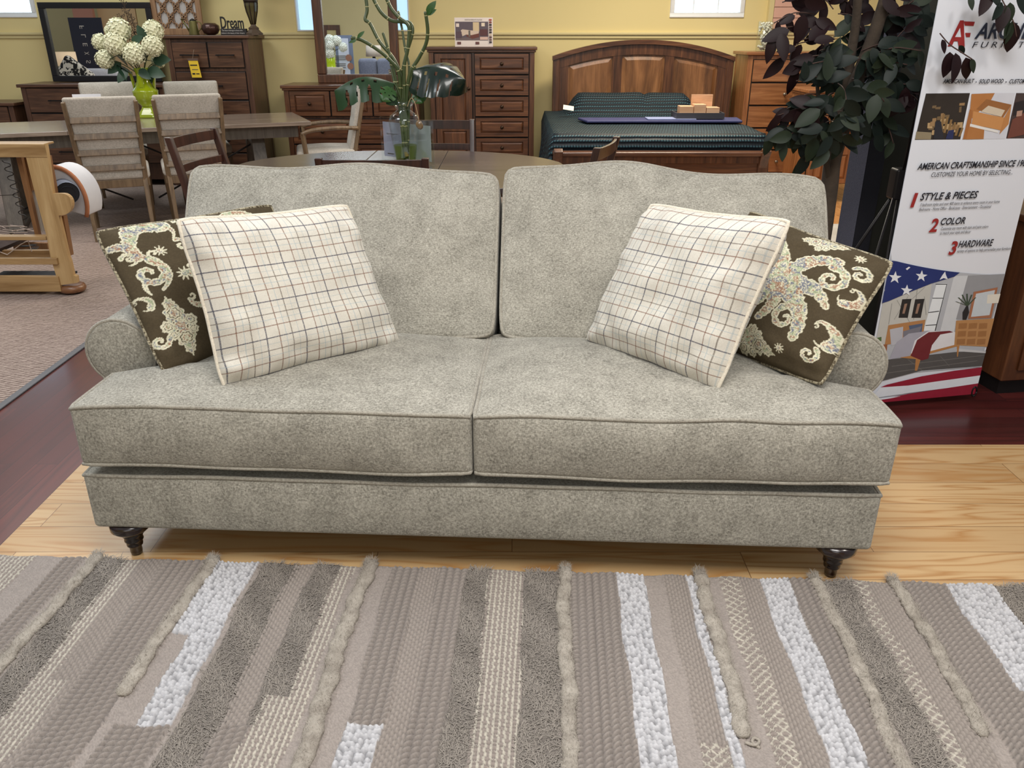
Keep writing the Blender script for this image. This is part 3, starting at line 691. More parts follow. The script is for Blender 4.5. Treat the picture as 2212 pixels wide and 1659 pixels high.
MB().box(U0, U1, -V1, -.004, .0005, .004).build('backing', mk('jute_backing', S(120, 110, 100), .9), rug)
def blades(P0, D, Ln, wd, bend):
    """ribbons of two quads each"""
    n = len(P0); side = np.cross(D, np.tile([0, 0, 1.], (n, 1))); side /= np.linalg.norm(side, axis=1, keepdims=True)+1e-9
    a = P0; m = P0+D*Ln[:, None]*.5+np.array([0, 0, 1])*Ln[:, None]*.25; e = P0+D*Ln[:, None]+np.array([0, 0, 1])*Ln[:, None]*.08+bend
    w_ = wd[:, None]; V = np.stack([a-side*w_, a+side*w_, m-side*w_*.9, m+side*w_*.9, e-side*w_*.3, e+side*w_*.3], 1).reshape(-1, 3)
    b_ = np.arange(n)[:, None]*6; Fq = np.concatenate([b_+np.array([[0, 1, 3, 2]]), b_+np.array([[2, 3, 5, 4]])]); return V, Fq
shagc = []
ks = np.argwhere(ty == 5); ks = ks[(vg[ks[:, 0]] < 1.0)]; pick = ks[RNG.integers(0, len(ks), 36000)]
P0 = np.stack([ug[pick[:, 1]]+RNG.normal(0, .003, len(pick)), -vg[pick[:, 0]]+RNG.normal(0, .003, len(pick)), np.full(len(pick), .006)], 1); P0[:, 1] = np.minimum(P0[:, 1], 0)
th = RNG.random(len(pick))*6.28; fl = np.sin(P0[:, 0]*40+P0[:, 1]*30)*1.2-1.2; th = th*.5+fl
D = np.stack([np.cos(th), np.sin(th), np.full(len(th), .25)], 1); Vb, Fb = blades(P0, D, .010+.012*RNG.random(len(th)), .0006+.0007*RNG.random(len(th)), RNG.normal(0, .002, (len(th), 3)))
Vb[:, 2] = np.maximum(Vb[:, 2], .004)
SHM = mk('grey_wool_tufts', S(176, 168, 158), .95, spec=.1, var=S(112, 104, 98), vscale=300)
npmesh('shaggy_pile', Vb, Fb, SHM, rug, kind='stuff')
ROVM = mk('felted_wool_roving', S(204, 196, 184), .95, spec=.1, var=S(138, 128, 118), vscale=24, bump=.8, bscale=300)
for i, (px, v1, r) in enumerate(((192, 1.2, .013), (449, rv(1512, 280), .014), (797, 1.5, .016), (1220, 1.55, .014), (1508, rv(1604, 1608), .015), (1748, 1.5, .013), (1908, rv(1600, 2120), .013), (-330, 1.3, .014), (2290, 1.2, .013))):
    u0 = ru(px); n = int(v1/.012); pts = []; rs = []
    for j in range(n+1):
        v = v1*j/n-.012; pts.append((u0+.005*math.sin(v*9+i)+.003*math.sin(v*31), -v, .006+r*.55)); rs.append(r*1.45*(.9+.10*math.sin(v*95+2*math.sin(v*13+i))+.22*noise.noise(Vector((v*26, i, 0))))*(.6 if j in (0, n) else 1))
    wb = MB(); wb.tube(pts, rs, 12, flat=.62)
    for q in range(len(wb.v)):
        x, y, z = wb.v[q]; d = noise.noise(Vector((x*160, y*160, z*160)))*.0040; wb.v[q] = (x+d, y+d*.6, max(.003, z+d))
    o = wb.build('wool_strand', ROVM, rug, smooth=True)
    m = int(2600*v1); jj = RNG.random(m)*v1; jj[:160] = RNG.random(160)*.03; a = RNG.random(m)*math.pi
    P0 = np.stack([u0+.005*np.sin(jj*9+i)+np.cos(a)*r*1.05, -jj+.012, .006+r*.6+np.sin(a)*r*.75], 1)
    D = np.stack([np.cos(a)*.6+RNG.normal(0, .5, m), RNG.normal(0, .8, m)+(jj < .02)*1.0, np.sin(a)*.5], 1); D /= np.linalg.norm(D, axis=1, keepdims=True)
    Vf, Ff = blades(P0, D, .007+.009*RNG.random(m), np.full(m, .00032), RNG.normal(0, .002, (m, 3))); npmesh('fuzz', Vf, Ff, ROVM, o, kind='stuff')
MB().tube(smooth_path([(ru(1508)+x, -rv(1604, 1608)+y, z) for x, y, z in ((0, 0, .012), (.02, -.008, .014), (.032, .006, .012), (.022, .014, .012), (.016, .0, .012), (.03, -.012, .01))], 4), .004, 6).build('wool_strand', RUGM if False else ROVM, rug, smooth=True)
# ================================================================ case furniture against the back wall
WAL = wood('walnut_drawer_fronts', S(60, 38, 26), S(110, 76, 54), 'x', 5, .38, S(84, 56, 40)); WALZ = wood('walnut_carcass', S(60, 38, 28), S(100, 68, 50), 'z', 5, .38)
MAP_ = wood('stained_maple', S(58, 34, 22), S(118, 76, 48), 'x', 4, .32, S(86, 52, 32), .3); MAPZ = wood('stained_maple_upright', S(56, 33, 21), S(110, 70, 44), 'z', 4, .32, S(82, 50, 31), .3)
ALD = wood('honey_alder', S(112, 72, 42), S(170, 118, 76), 'x', 4, .32, S(142, 92, 56), .3); ALDZ = wood('honey_alder_upright', S(120, 74, 42), S(172, 116, 72), 'z', 4, .32)
HED = wood('headboard_panel_maple', S(84, 54, 32), S(156, 108, 68), 'z', 3, .3, S(120, 80, 48), coat=.3, stretch=6)
BLK = mk('blackened_metal', S(26, 22, 22), .45, .4); BRZ = mk('antique_bronze', S(64, 48, 36), .4, .8); NIC = mk('brushed_pewter', S(150, 136, 120), .35, .9)
GAP = mk('shadow_gap_black', S(14, 10, 9), .8)
YF = 8.45
def casepiece(name, label, cat, px0, px1, yt, Yf, dep, cells, M, MZ, style, pull, ov=.025, top_t=.03, h=None, foot=.06):
    a = Yp(px0, yt, Yf); b_ = Yp(px1, yt, Yf); Ht = h or a.z; w_ = b_.x-a.x; cx = (a.x+b_.x)/2
    t = thing(name, label, cat, (cx, Yf, 0))
    mb = MB(); mb.box(-w_/2+.003, w_/2-.003, .012, dep-.003, foot, Ht-top_t-.001)
    for sx in (-1, 1):
        for ya, yb in ((0, .05), (dep-.05, dep)): mb.box(sx*w_/2-(.05 if sx > 0 else 0), sx*w_/2+(.05 if sx < 0 else 0), ya, yb, 0, Ht-top_t-.0005)
    mb.build('carcass', MZ, t, bevel=.004)
    mb = MB(); mb.box(-w_/2-ov, w_/2+ov, -ov, dep+.01, Ht-top_t, Ht)
    if style == 'raised': mb.box(-w_/2-ov*.5, w_/2+ov*.5, -ov*.5, dep, Ht-top_t-.02, Ht-top_t-.0005)
    mb.build('top', M, t, bevel=.005)
    for kind, u0, u1, v0, v1 in cells:
        x0 = -w_/2+.05+(w_-.10)*u0; x1 = -w_/2+.05+(w_-.10)*u1; bh = Ht-top_t-foot; z1 = foot+bh*(1-v0); z0 = foot+bh*(1-v1); g = .008
        MB().box(x0+.001, x1-.001, .004, .02, z0+.001, z1-.001).build('recess', GAP, t)
        x0 += g; x1 -= g; z0 += g; z1 -= g; m = MB()
        if style == 'flat': m.box(x0, x1, -.010, .02, z0, z1)
        else:
            m.box(x0, x1, -.004, .02, z0, z1); f = .045 if kind == 'drawer' else .055; bv = .022
            pans = [(z0, z1)] if kind == 'drawer' else [(z0, z0+(z1-z0)*.42-.02), (z0+(z1-z0)*.42-.02, z1)]
            for q0, q1 in pans:
                X0, X1, Z0, Z1 = x0+f, x1-f, q0+f*.75, q1-f*.75
                # rails and stiles
                for bx in ((x0, x1, q0, Z0), (x0, x1, Z1, q1), (x0, X0, Z0, Z1), (X1, x1, Z0, Z1)): m.box(bx[0], bx[1], -.016, -.004, bx[2], bx[3])
                vs = [(X0+.004, -.004, Z0+.004), (X1-.004, -.004, Z0+.004), (X1-.004, -.004, Z1-.004), (X0+.004, -.004, Z1-.004), (X0+bv, -.017, Z0+bv), (X1-bv, -.017, Z0+bv), (X1-bv, -.017, Z1-bv), (X0+bv, -.017, Z1-bv)]
                m.add(vs, [(0, 1, 5, 4), (1, 2, 6, 5), (2, 3, 7, 6), (3, 0, 4, 7), (4, 5, 6, 7)])
        d = m.build(kind, M if kind == 'drawer' else MZ, t, bevel=.002 if style == 'flat' else 0)
        xm, zm = (x0+x1)/2, (z0+z1)/2
        if pull == 'bar':
            hw = min(.11, (x1-x0)*.27); hb = MB().box(xm-hw, xm+hw, -.045, -.035, zm-.006, zm+.006)
            for s_ in (-1, 1): hb.box(xm+s_*(hw-.012)-.006, xm+s_*(hw-.012)+.006, -.037, -.008, zm-.006, zm+.006)
            hb.build('handle', BLK, d)
        else:
            xk = xm if kind == 'drawer' else x1-.03
            MB().lathe([(.006, -.015), (.006, -.028), (.016, -.034), (.018, -.042), (.012, -.05), (0, -.052)], (xk, 0, zm if kind == 'drawer' else z0+(z1-z0)*.72), 12, axis='y').build('knob', BRZ if pull == 'knob' else NIC, d, smooth=True)
    return t, Ht, cx, w_
D = 'drawer'
rows = lambda u0, u1, vs: [(D, u0, u1, vs[i], vs[i+1]) for i in range(len(vs)-1)]
LD, hLD, cLD, wLD = casepiece('dresser', 'long low walnut dresser under the black-framed mirror', 'dresser', 42, 352, 182, YF, .48, rows(0, .5, [0, .27, .55, .82])+rows(.5, 1, [0, .27, .55, .82]), WAL, WALZ, 'flat', 'bar')
CH, hCH, cCH, wCH = casepiece('tall_chest', 'tall walnut chest of drawers with a yellow tag, holding the lattice panel', 'chest of drawers', 355, 533, 76, YF, .5, [(D, 0, .5, .02, .2), (D, .5, 1, .02, .2)]+rows(0, 1, [.22, .42, .62, .80, .96]), WAL, WALZ, 'flat', 'bar')
NS, hNS, cNS, wNS = casepiece('nightstand', 'walnut nightstand at the far left end by the dresser', 'nightstand', -110, 26, 222, YF, .42, rows(0, 1, [0, .45, .9]), WAL, WALZ, 'flat', 'bar')
c6 = []
MD, hMD, cMD, wMD = casepiece('dresser', 'brown raised-panel dresser below the brown-framed mirror', 'dresser', 611, 903, 184, YF, .5, [(D, 0, .33, .02, .3), (D, .33, .67, .02, .3), (D, .67, 1, .02, .3)]+rows(0, .5, [.32, .6, .88])+rows(.5, 1, [.32, .6, .88]), MAP_, MAPZ, 'raised', 'knob')
GC, hGC, cGC, wGC = casepiece('door_chest', 'brown chest with one tall door and six drawers beside the bed', 'chest of drawers', 925, 1155, 101, YF, .5, [('door', 0, .40, .02, .95)]+rows(.42, 1, [.02, .18, .34, .50, .66, .82, .96]), MAP_, MAPZ, 'raised', 'knob')
OC, hOC, cOC, wOC = casepiece('tall_chest', 'honey-coloured tall chest of drawers half behind the fake tree', 'chest of drawers', 1618, 1790, 112, YF, .5, rows(0, 1, [.03, .21, .39, .57, .75, .94]), ALD, ALDZ, 'flat', 'knobn')
# yellow price tag hanging on the walnut chest
YEL = mk('yellow_card', S(240, 200, 50), .6); INK = mk('black_ink', S(40, 34, 30), .7); INK2 = mk('grey_ink', S(96, 90, 84), .7)
tg = thing('price_tag', 'yellow paper price tag hanging from the tall walnut chest', 'tag', Yp(418, 148, YF-.06))
a, b_ = Yp(409, 131, YF-.06), Yp(431, 167, YF-.06)
MB().prism([Yp(406.5, 131, YF-.06), Yp(427, 131, YF-.06), Yp(436, 167.5, YF-.06), Yp(415, 167.5, YF-.06)], (0, .002, 0)).build('card', YEL, tg, world=True)
MB().prism([Yp(404, 126, YF-.062), Yp(427, 126, YF-.062), Yp(428, 131, YF-.062), Yp(406, 131, YF-.062)], (0, .001, 0)).build('plastic_clip', mk('clear_film', S(110, 90, 80), .2), tg, world=True)
MB().tube([Yp(416, 126, YF-.06), Yp(418, 112, YF-.05), Yp(419, 107, YF-.045)], .0015, 5).build('string', mk('clear_string', S(150, 130, 110), .4), tg, world=True)
for (x, y, x2, h_) in ((411, 142, 426, 2.4), (415, 151, 428, 1.4), (416, 161, 422, 3.2), (424, 160.5, 431, 2.2)):
    MB().box(Yp(x, y, YF-.061).x, Yp(x2, y, YF-.061).x, YF-.0615, YF-.0605, Yp(x, y, YF-.06).z, Yp(x, y-h_, YF-.06).z).build('print_line', INK if h_ > 2 else INK2, tg, world=True)
# ---- mirrors
MIR = mk('mirror_glass', (.9, .92, .92, 1), .0, 1, var=(.9, .92, .92, 1))
YM = 8.80
def framed_mirror(label, corners_px, fw, M, thick=.03, glassM=None, tilt=0):
    c = [Yp(x, y, YM) for x, y in corners_px]; t = thing('mirror', label, 'mirror', (c[3]+c[2])/2)
    x0 = (c[0].x+c[3].x)/2; x1 = (c[1].x+c[2].x)/2; z1 = c[0].z; z0 = c[3].z
    MB().box(x0+fw*.6, x1-fw*.6, YM-.002, YM+.004, z0+fw*.6, z1-fw*.6).build('glass', MIR, t, world=True)
    for bx in ((x0, x1, z0, z0+fw), (x0, x1, z1-fw, z1), (x0, x0+fw, z0+fw, z1-fw), (x1-fw, x1, z0+fw, z1-fw)):
        MB().box(bx[0], bx[1], YM-thick, YM+.02, bx[2], bx[3]).build('frame_rail', M, t, world=True, bevel=.004)
    return t, x0, x1, z0, z1
BFR = mk('black_mirror_frame', S(22, 22, 26), .35)
m1, *_ = framed_mirror('wide black-framed mirror standing on the low walnut dresser', [(82, 5), (330, 5), (348, 176), (118, 176)], .055, BFR)
z0 = hMD; a = Yp(689, 178, YM); b_ = Yp(868, 178, YM); fw = .10
m2 = thing('mirror', 'brown wood-framed mirror standing on the raised-panel dresser', 'mirror', ((a.x+b_.x)/2, YM, z0))
xa, xb, zt = a.x, Yp(866, 178, YM).x, z0+1.12
MB().box(xa+.06, xb-.06, YM-.002, YM+.004, z0+.05, zt-.05).build('glass', MIR, m2, world=True)
for bx in ((xa, xb, z0, z0+.085), (xa, xb, zt-fw, zt), (xa, xa+.09, z0+.085, zt-fw), (xb-.09, xb, z0+.085, zt-fw)): MB().box(bx[0], bx[1], YM-.04, YM+.02, bx[2], bx[3]).build('frame_rail', MAPZ, m2, world=True, bevel=.01)
# ---- things on the tall walnut chest
YC_ = YF+.25
LAT = wood('carved_lattice_wood', S(122, 88, 60), S(160, 122, 86), 'z', 5, .5)
def P2(px, py, Y): return Yp(px, py, Y)
a = P2(337, 72, YC_+.12); b_ = P2(442, 68, YC_+.12); lx0, lx1 = a.x, b_.x; lz0 = hCH; lz1 = hCH+.75
lp = thing('lattice_wall_panel', 'carved wood quatrefoil lattice panel with mirror backing on the walnut chest', 'wall decor', ((lx0+lx1)/2, YC_+.12, lz0)); Yl = YC_+.12
for bx in ((lx0, lx1, lz0, lz0+.06), (lx0, lx1, lz1-.06, lz1), (lx0, lx0+.05, lz0+.06, lz1-.06), (lx1-.05, lx1, lz0+.06, lz1-.06)): MB().box(bx[0], bx[1], Yl-.03, Yl, bx[2], bx[3]).build('frame_rail', LAT, lp, world=True, bevel=.004)
MB().box(lx0+.04, lx1-.04, Yl-.004, Yl, lz0+.05, lz1-.05).build('mirror_backing', mk('pale_backing', S(206, 200, 196), .25, .3), lp, world=True)
mb = MB(); cw = (lx1-lx0-.1)/3; chh = .19
for sgn in (0, 1):
    for i in range(4):
        for j in range(5):
            cx = lx0+.05+cw*(i+.5*sgn); cz = lz0+.06+chh*(j+.5*sgn); pts = []
            for q in range(33):
                t = 2*math.pi*q/32; r = .5+.13*abs(math.cos(2*t))**.5-.10*abs(math.sin(2*t))**3
                pts.append((cx+cw*.86*r*math.cos(t)*.9, Yl-.015, cz+chh*.92*r*math.sin(t)))
            pts = [p for p in pts if lx0+.04 < p[0] < lx1-.04 and lz0+.05 < p[2] < lz1-.05]
            if len(pts) > 5: 
                run = [pts[0]]
                for p in pts[1:]:
                    if (Vector(p)-Vector(run[-1])).length > .07:
                        if len(run) > 2: mb.tube(run, .0075, 5)
                        run = [p]
                    else: run.append(p)
                if len(run) > 2: mb.tube(run, .0075, 5)
mb.build('lattice', LAT, lp, world=True, smooth=True)
# watering can
x, _, _ = P2(421, 70, YC_-.06); c = Vector((x, YC_-.08, hCH)); OLV = mk('aged_olive_tin', S(124, 118, 66), .4, .5, var=S(92, 84, 50))
wc = thing('watering_can', 'small olive-green metal watering can on the walnut chest', 'watering can', c)
MB().lathe([(.048, 0), (.049, .005), (.034, .12), (.034, .125), (.028, .13)], (0, 0, 0), 20).build('body', OLV, wc, smooth=True)
MB().lathe([(.034, .125), (.02, .14), (0, .15)], (0, 0, 0), 16).build('lid', mk('dark_tin', S(40, 34, 28), .5, .5), wc, smooth=True)
MB().tube([(-.04, 0, .03), (-.075, 0, .09), (-.10, 0, .135)], [.010, .007, .006], 8).lathe([(.006, 0), (.016, .012), (.016, .014)], (-.102, 0, .132), 10).build('spout', OLV, wc, smooth=True)
MB().tube(smooth_path([(.033, 0, .125), (.075, 0, .11), (.08, 0, .07), (.042, 0, .03)], 5), .005, 6).build('handle', OLV, wc, smooth=True)
# dark round pumpkin vase
x = P2(456, 70, YC_-.06).x; pm = MB(); prof = [(.03, 0), (.065, .015), (.086, .05), (.082, .085), (.05, .108), (.03, .106), (.028, .09)]
pm.lathe(prof, (0, 0, 0), 48)
for i, (a_, b2, z) in enumerate(pm.v):
    t = math.atan2(b2, a_); k = 1-.05*abs(math.cos(t*6)); pm.v[i] = (a_*k, b2*k, z)
o = pm.build('round_vase', mk('dark_bronze_glaze', S(52, 36, 34), .3, .5, var=S(86, 56, 44), bump=.4, bscale=60), smooth=True); o.location = (x, YC_-.06, hCH); tag(o, 'round dark bronze ribbed vase beside the watering can', 'vase')
# "Dream" block
x0 = P2(478, 70, YC_-.05).x; x1 = P2(534, 70, YC_-.05).x; dr = thing('word_sign', 'black tabletop sign with the cut-out word Dream', 'sign', ((x0+x1)/2, YC_-.05, hCH)); BLKW = mk('black_painted_wood', S(30, 24, 22), .5); WHI = mk('white_lettering', S(214, 206, 198), .6)
MB().box(x0, x1, YC_-.07, YC_-.03, hCH, hCH+.058).build('block', BLKW, dr, world=True, bevel=.003)
for q in range(3):
    textmesh('Dream', BLKW, dr, (x0+.005, YC_-.056+.006*q, hCH+.06), (1, 0, 0), (0, 0, 1), (x1-x0)*.88, .105, off=0, bold=.012, name='letters')
textmesh('The future belongs to those who', WHI, dr, (x0+.015, YC_-.071, hCH+.036), (1, 0, 0), (0, 0, 1), (x1-x0)*.8, .013); textmesh('believe in the beauty of their dreams', WHI, dr, (x0+.01, YC_-.071, hCH+.012), (1, 0, 0), (0, 0, 1), (x1-x0)*.88, .013)
# lamp base
x = P2(549, 70, YC_-.02).x; lm = thing('table_lamp', 'table lamp with a ribbed amber-glass and bronze urn base', 'lamp', (x, YC_-.02, hCH))
MB().lathe([(.085, 0), (.085, .018), (.07, .03), (.05, .05), (.052, .065), (.03, .08), (.024, .095), (.03, .1)], (0, 0, 0), 8).build('base', BRZ if False else mk('bronze_resin', S(92, 74, 58), .5, .3), lm, smooth=False)
MB().lathe([(.022, .1), (.034, .15), (.052, .21), (.060, .26), (.062, .29), (.05, .31)], (0, 0, 0), 8).build('glass_body', mk('amber_glass', S(104, 94, 58), .15, var=S(70, 62, 40)), lm)
mb = MB()
for k in range(8):
    t = math.pi*2*k/8; mb.tube([(math.cos(t)*r, math.sin(t)*r, z) for r, z in ((.024, .1), (.036, .15), (.054, .21), (.062, .26), (.064, .29))], .005, 5)
mb.lathe([(.066, .29), (.07, .31), (.05, .34), (.02, .40), (.012, .46)], (0, 0, 0), 16).build('bronze_straps', mk('dark_bronze', S(56, 42, 34), .45, .5), lm, smooth=True)
MB().lathe([(.20, .50), (.15, .74)], (0, 0, 0), 24).build('lamp_shade', mk('linen_shade', S(214, 200, 170), .9), lm, smooth=True); MB().tube([(0, 0, .44), (0, 0, .72)], .006, 6).build('stem', BRZ, lm)
# display card on door chest
x0 = P2(983, 99, YF+.05).x; x1 = P2(1065, 99, YF+.05).x; zc0 = hGC; zc1 = P2(1020, 42, YF+.05).z
zc1 = zc0+(x1-x0)*.70; Yd = YF+.05; CRD = mk('card_white', S(236, 222, 212), .6); dc = thing('display_card', 'printed bedroom-collection card with finish swatches on the door chest', 'sign', ((x0+x1)/2, Yd, zc0)); w_ = x1-x0; h_ = zc1-zc0
MB().box(x0, x1, Yd, Yd+.012, zc0, zc1).build('card', CRD, dc, world=True)
def flat(parent, O, X, Z, polys, off0=.001):
    """printed shapes: polys of (material, [(u,v)..]) on the plane O,X,Z, each its own thin part"""
    N = X.cross(Z).normalized()
    for i, (M, pl, nm) in enumerate(polys):
        o_ = off0+.00025*i; MB().add([O+X*u+Z*v+N*o_ for u, v in pl], [tuple(range(len(pl)))]).build(nm, M, parent, world=True)
O = Vector((x0, Yd, zc0)); X = Vector((1, 0, 0)); Z = Vector((0, 0, 1)); R4 = lambda a, b2, c2, d: [(a*w_, b2*h_), (c2*w_, b2*h_), (c2*w_, d*h_), (a*w_, d*h_)]
cm = {}
def CM(r, g, b2):
    k = (r, g, b2)
    if k not in cm: cm[k] = mk('print_%d_%d_%d' % k, S(r, g, b2), .55, var=S(max(r-10, 0), max(g-10, 0), max(b2-10, 0)), vscale=30)
    return cm[k]
pol = [(CM(96, 84, 92), R4(.02, .22, .88, .86), 'printed_room'), (CM(214, 190, 150), R4(.48, .52, .64, .84), 'printed_window'), (CM(112, 96, 96), R4(.02, .22, .88, .32), 'printed_floor'), (CM(110, 62, 52), [(p*w_, q*h_) for p, q in ((.3, .36), (.46, .27), (.64, .33), (.64, .5), (.46, .52), (.32, .5))], 'printed_bed'), (CM(212, 190, 170), [(p*w_, q*h_) for p, q in ((.3, .42), (.44, .40), (.63, .46), (.63, .54), (.44, .56), (.2, .6), (.16, .56), (.2, .36))], 'printed_bedding'), (CM(110, 100, 92), R4(.36, .34, .41, .56), 'printed_throw'), (CM(92, 54, 54), R4(.66, .38, .86, .60), 'printed_dresser'), (CM(232, 214, 190), R4(.70, .70, .79, .82), 'printed_frame'), (CM(232, 214, 200), R4(.04, .68, .12, .80), 'printed_lamp'), (CM(90, 70, 78), R4(.03, .30, .18, .52), 'printed_nightstand'), (CM(214, 180, 164), R4(.66, .24, .87, .34), 'printed_rug'), (CM(110, 70, 66), R4(.06, .08, .16, .17), 'printed_icon'), (CM(110, 70, 66), R4(.54, .08, .64, .17), 'printed_icon')]
for i, c_ in enumerate(((178, 92, 74), (134, 66, 56), (52, 38, 40), (112, 86, 86), (60, 48, 50), (58, 46, 46), (206, 184, 160), (100, 70, 66), (112, 84, 80), (66, 58, 62))): pol.append((CM(*c_), R4(.90, .89-.085*i, .97, .95-.085*i), 'finish_swatch'))
flat(dc, O, X, Z, pol)
textmesh('AMERICAN WOODWORKING COLLECTION' if False else 'HARDWOOD BEDROOM COLLECTION', INK2, dc, O+X*w_*.27+Z*h_*.90+Vector((0, -.002, 0)), X, Z, w_*.45, .012); 
# ================================================================ bed
HY = 8.72
bed = thing('bed', 'brown wooden bed with arched three-panel headboard and dark teal quilt', 'bed', (1.27, 7.9, 0))
def arc_z(x): 
    a = Yp(1197, 120, HY); c = Yp(1390, 87, HY); b2 = Yp(1583, 124, HY); t = (x-c.x)/((b2.x-a.x)/2); return c.z-(c.z-(a.z+b2.z)/2)*abs(t)**2
xa = Yp(1202, 125, HY).x; xb = Yp(1578, 125, HY).x; xm = (xa+xb)/2
N = 28; xs = [xa+(xb-xa)*i/N for i in range(N+1)]
pl = [(x, HY, arc_z(x)-.03) for x in xs]+[(xb, HY, .3), (xa, HY, .3)]
MB().prism(pl, (0, .04, 0)).build('headboard', HED, bed, world=True)
mb = MB(); xe = [xa-.04+(xb-xa+.08)*i/N for i in range(N+1)]
for i in range(N):
    x, y = xe[i], xe[i+1]; mb.add([(x, HY-.045, arc_z(x)-.035), (x, HY+.06, arc_z(x)-.035), (x, HY+.06, arc_z(x)+.006), (x, HY-.045, arc_z(x)+.006), (y, HY-.045, arc_z(y)-.035), (y, HY+.06, arc_z(y)-.035), (y, HY+.06, arc_z(y)+.006), (y, HY-.045, arc_z(y)+.006)], [(0, 4, 7, 3), (3, 7, 6, 2), (0, 1, 5, 4), (1, 2, 6, 5), (0, 3, 2, 1), (4, 5, 6, 7)])
mb.build('cap_moulding', MAP_, bed, world=True)
for s_, xx in ((-1, xa), (1, xb)): MB().box(xx-.035, xx+.035, HY-.03, HY+.05, 0, arc_z(xx)-.03).build('post', MAPZ, bed, world=True, bevel=.006)
# frame members and raised fields
edges = [xa+.035, xa+.035+(xb-xa-.07)*.345, xa+.035+(xb-xa-.07)*.655, xb-.035]
mb = MB()
for e in (edges[0]+.04, edges[1], edges[2], edges[3]-.04): mb.box(e-.045, e+.045, HY-.017, HY+.001, .3, arc_z(e)-.10)
for i in range(N):
    x, y = xs[i], xs[i+1]; mb.add([(x, HY-.02, arc_z(x)-.13), (y, HY-.02, arc_z(y)-.13), (y, HY-.02, arc_z(y)-.03), (x, HY-.02, arc_z(x)-.03), (x, HY, arc_z(x)-.13), (y, HY, arc_z(y)-.13)], [(0, 1, 2, 3), (0, 4, 5, 1)])
mb.build('headboard_frame', MAPZ, bed, world=True)
for i in range(3):
    x0, x1 = edges[i]+(.10 if i == 0 else .06), edges[i+1]-(.10 if i == 2 else .06); top = [(x0+(x1-x0)*k/8) for k in range(9)]
    P = [(x, HY-.002, arc_z(x)-.145) for x in top]+[(x1, HY-.002, .5), (x0, HY-.002, .5)]
    Q = [(x0+.035+(x1-x0-.07)*k/8, HY-.016, arc_z(x0+.035+(x1-x0-.07)*k/8)-.18) for k in range(9)]+[(x1-.035, HY-.016, .53), (x0+.035, HY-.016, .53)]
    m_ = MB(); m_.add(P+Q, [(j, (j+1) % 11, 11+(j+1) % 11, 11+j) for j in range(11)]+[tuple(range(11, 22))]); m_.build('raised_panel', HED, bed, world=True)
# footboard
FY = 6.55; fx0 = Yp(1205, 330, FY).x; fx1 = Yp(1650, 335, FY).x; fz = Yp(1420, 327, FY).z
MB().box(fx0-.04, fx1+.02, FY-.05, FY+.06, fz-.035, fz).build('footboard_cap', MAP_, bed, world=True, bevel=.012, seg=3)
MB().box(fx0, fx1, FY, FY+.035, .12, fz-.03).build('footboard', MAP_, bed, world=True)
mb = MB(); fw_ = (fx1-fx0)
for k in range(3): xx = fx0+fw_*k/2; mb.box(xx-.04, xx+.04, FY-.015, FY+.001, .12, fz-.035)
mb.box(fx0, fx1, FY-.018, FY+.001, fz-.09, fz-.036); mb.box(fx0, fx1, FY-.018, FY+.001, .12, .2); mb.build('footboard_frame', MAPZ, bed, world=True)
for s_, xx in ((-1, fx0), (1, fx1)):
    MB().prism([(xx-.035, FY-.03+q, z) for q, z in ((0, 0), (0, .3), (.02, .45), (-.01, fz-.06), (-.06, fz+.005), (-.02, fz+.03), (.05, fz-.02), (.08, .4), (.07, 0))], (.07, 0, 0)).build('post', MAPZ, bed, world=True, bevel=.006)
MB().box(fx0+.01, fx0+.04, FY+.03, HY-.02, .2, .4).box(fx1-.04, fx1-.01, FY+.03, HY-.02, .2, .4).build('side_rails', MAP_, bed, world=True)
QM, nt, b = base('teal_velvet_quilt'); wv = nt.nodes.new('ShaderNodeTexWave'); wv.bands_direction = 'Y'; wv.inputs['Scale'].default_value = 8.5; wv.inputs['Distortion'].default_value = .6; wv.inputs['Detail'].default_value = 1
nt.links.new(coords(nt, (1, 1, 1), (-.785, 0, 0)), wv.inputs['Vector']); wz = nt.nodes.new('ShaderNodeTexWave'); wz.bands_direction = 'X'; wz.inputs['Scale'].default_value = 14; wz.inputs['Distortion'].default_value = 1; nt.links.new(coords(nt, (1, 1, 1), (0, 0, .2)), wz.inputs['Vector'])
f_ = mathn(nt, 'MULTIPLY', wv.outputs['Fac'], mathn(nt, 'ADD', mathn(nt, 'MULTIPLY', wz.outputs['Fac'], .3), .7))
nt.links.new(ramp(nt, f_, [(.3, S(4, 14, 22)), (.7, S(11, 34, 46)), (.97, S(62, 98, 104))]), b.inputs['Base Color']); b.inputs['Roughness'].default_value = .55; b.inputs['Specular IOR Level'].default_value = .3; bumpn(nt, b, f_, .9, .01)
MZ_ = .70; mx0, mx1 = fx0-.03, fx1+.03
mb, _ = rcube(((mx0+mx1)/2, (FY+.20+HY-.03)/2, MZ_-.135), ((mx1-mx0)/2-.02, (HY-FY-.23)/2, .13), .05, (10, 14, 3)); mb.build('mattress', mk('mattress_ticking', S(220, 220, 220), .9), bed, world=True, smooth=True)
def qz(x, y):
    z = MZ_+.012+.008*noise.noise(Vector((x*3, y*3, 0))); t = (y-8.12)/.38
    d = min(abs(x-mx0), abs(mx1-x)); px_ = sst(mx0+.16, mx0+.34, x)*(1-sst(mx1-.34, mx1-.14, x)); 
    hump = px_*max(0, 1-abs((y-8.46)/.27)**3)
    hump *= 1-.12*math.exp(-((x-xm)/.03)**2)
    return z+.19*hump
P = []
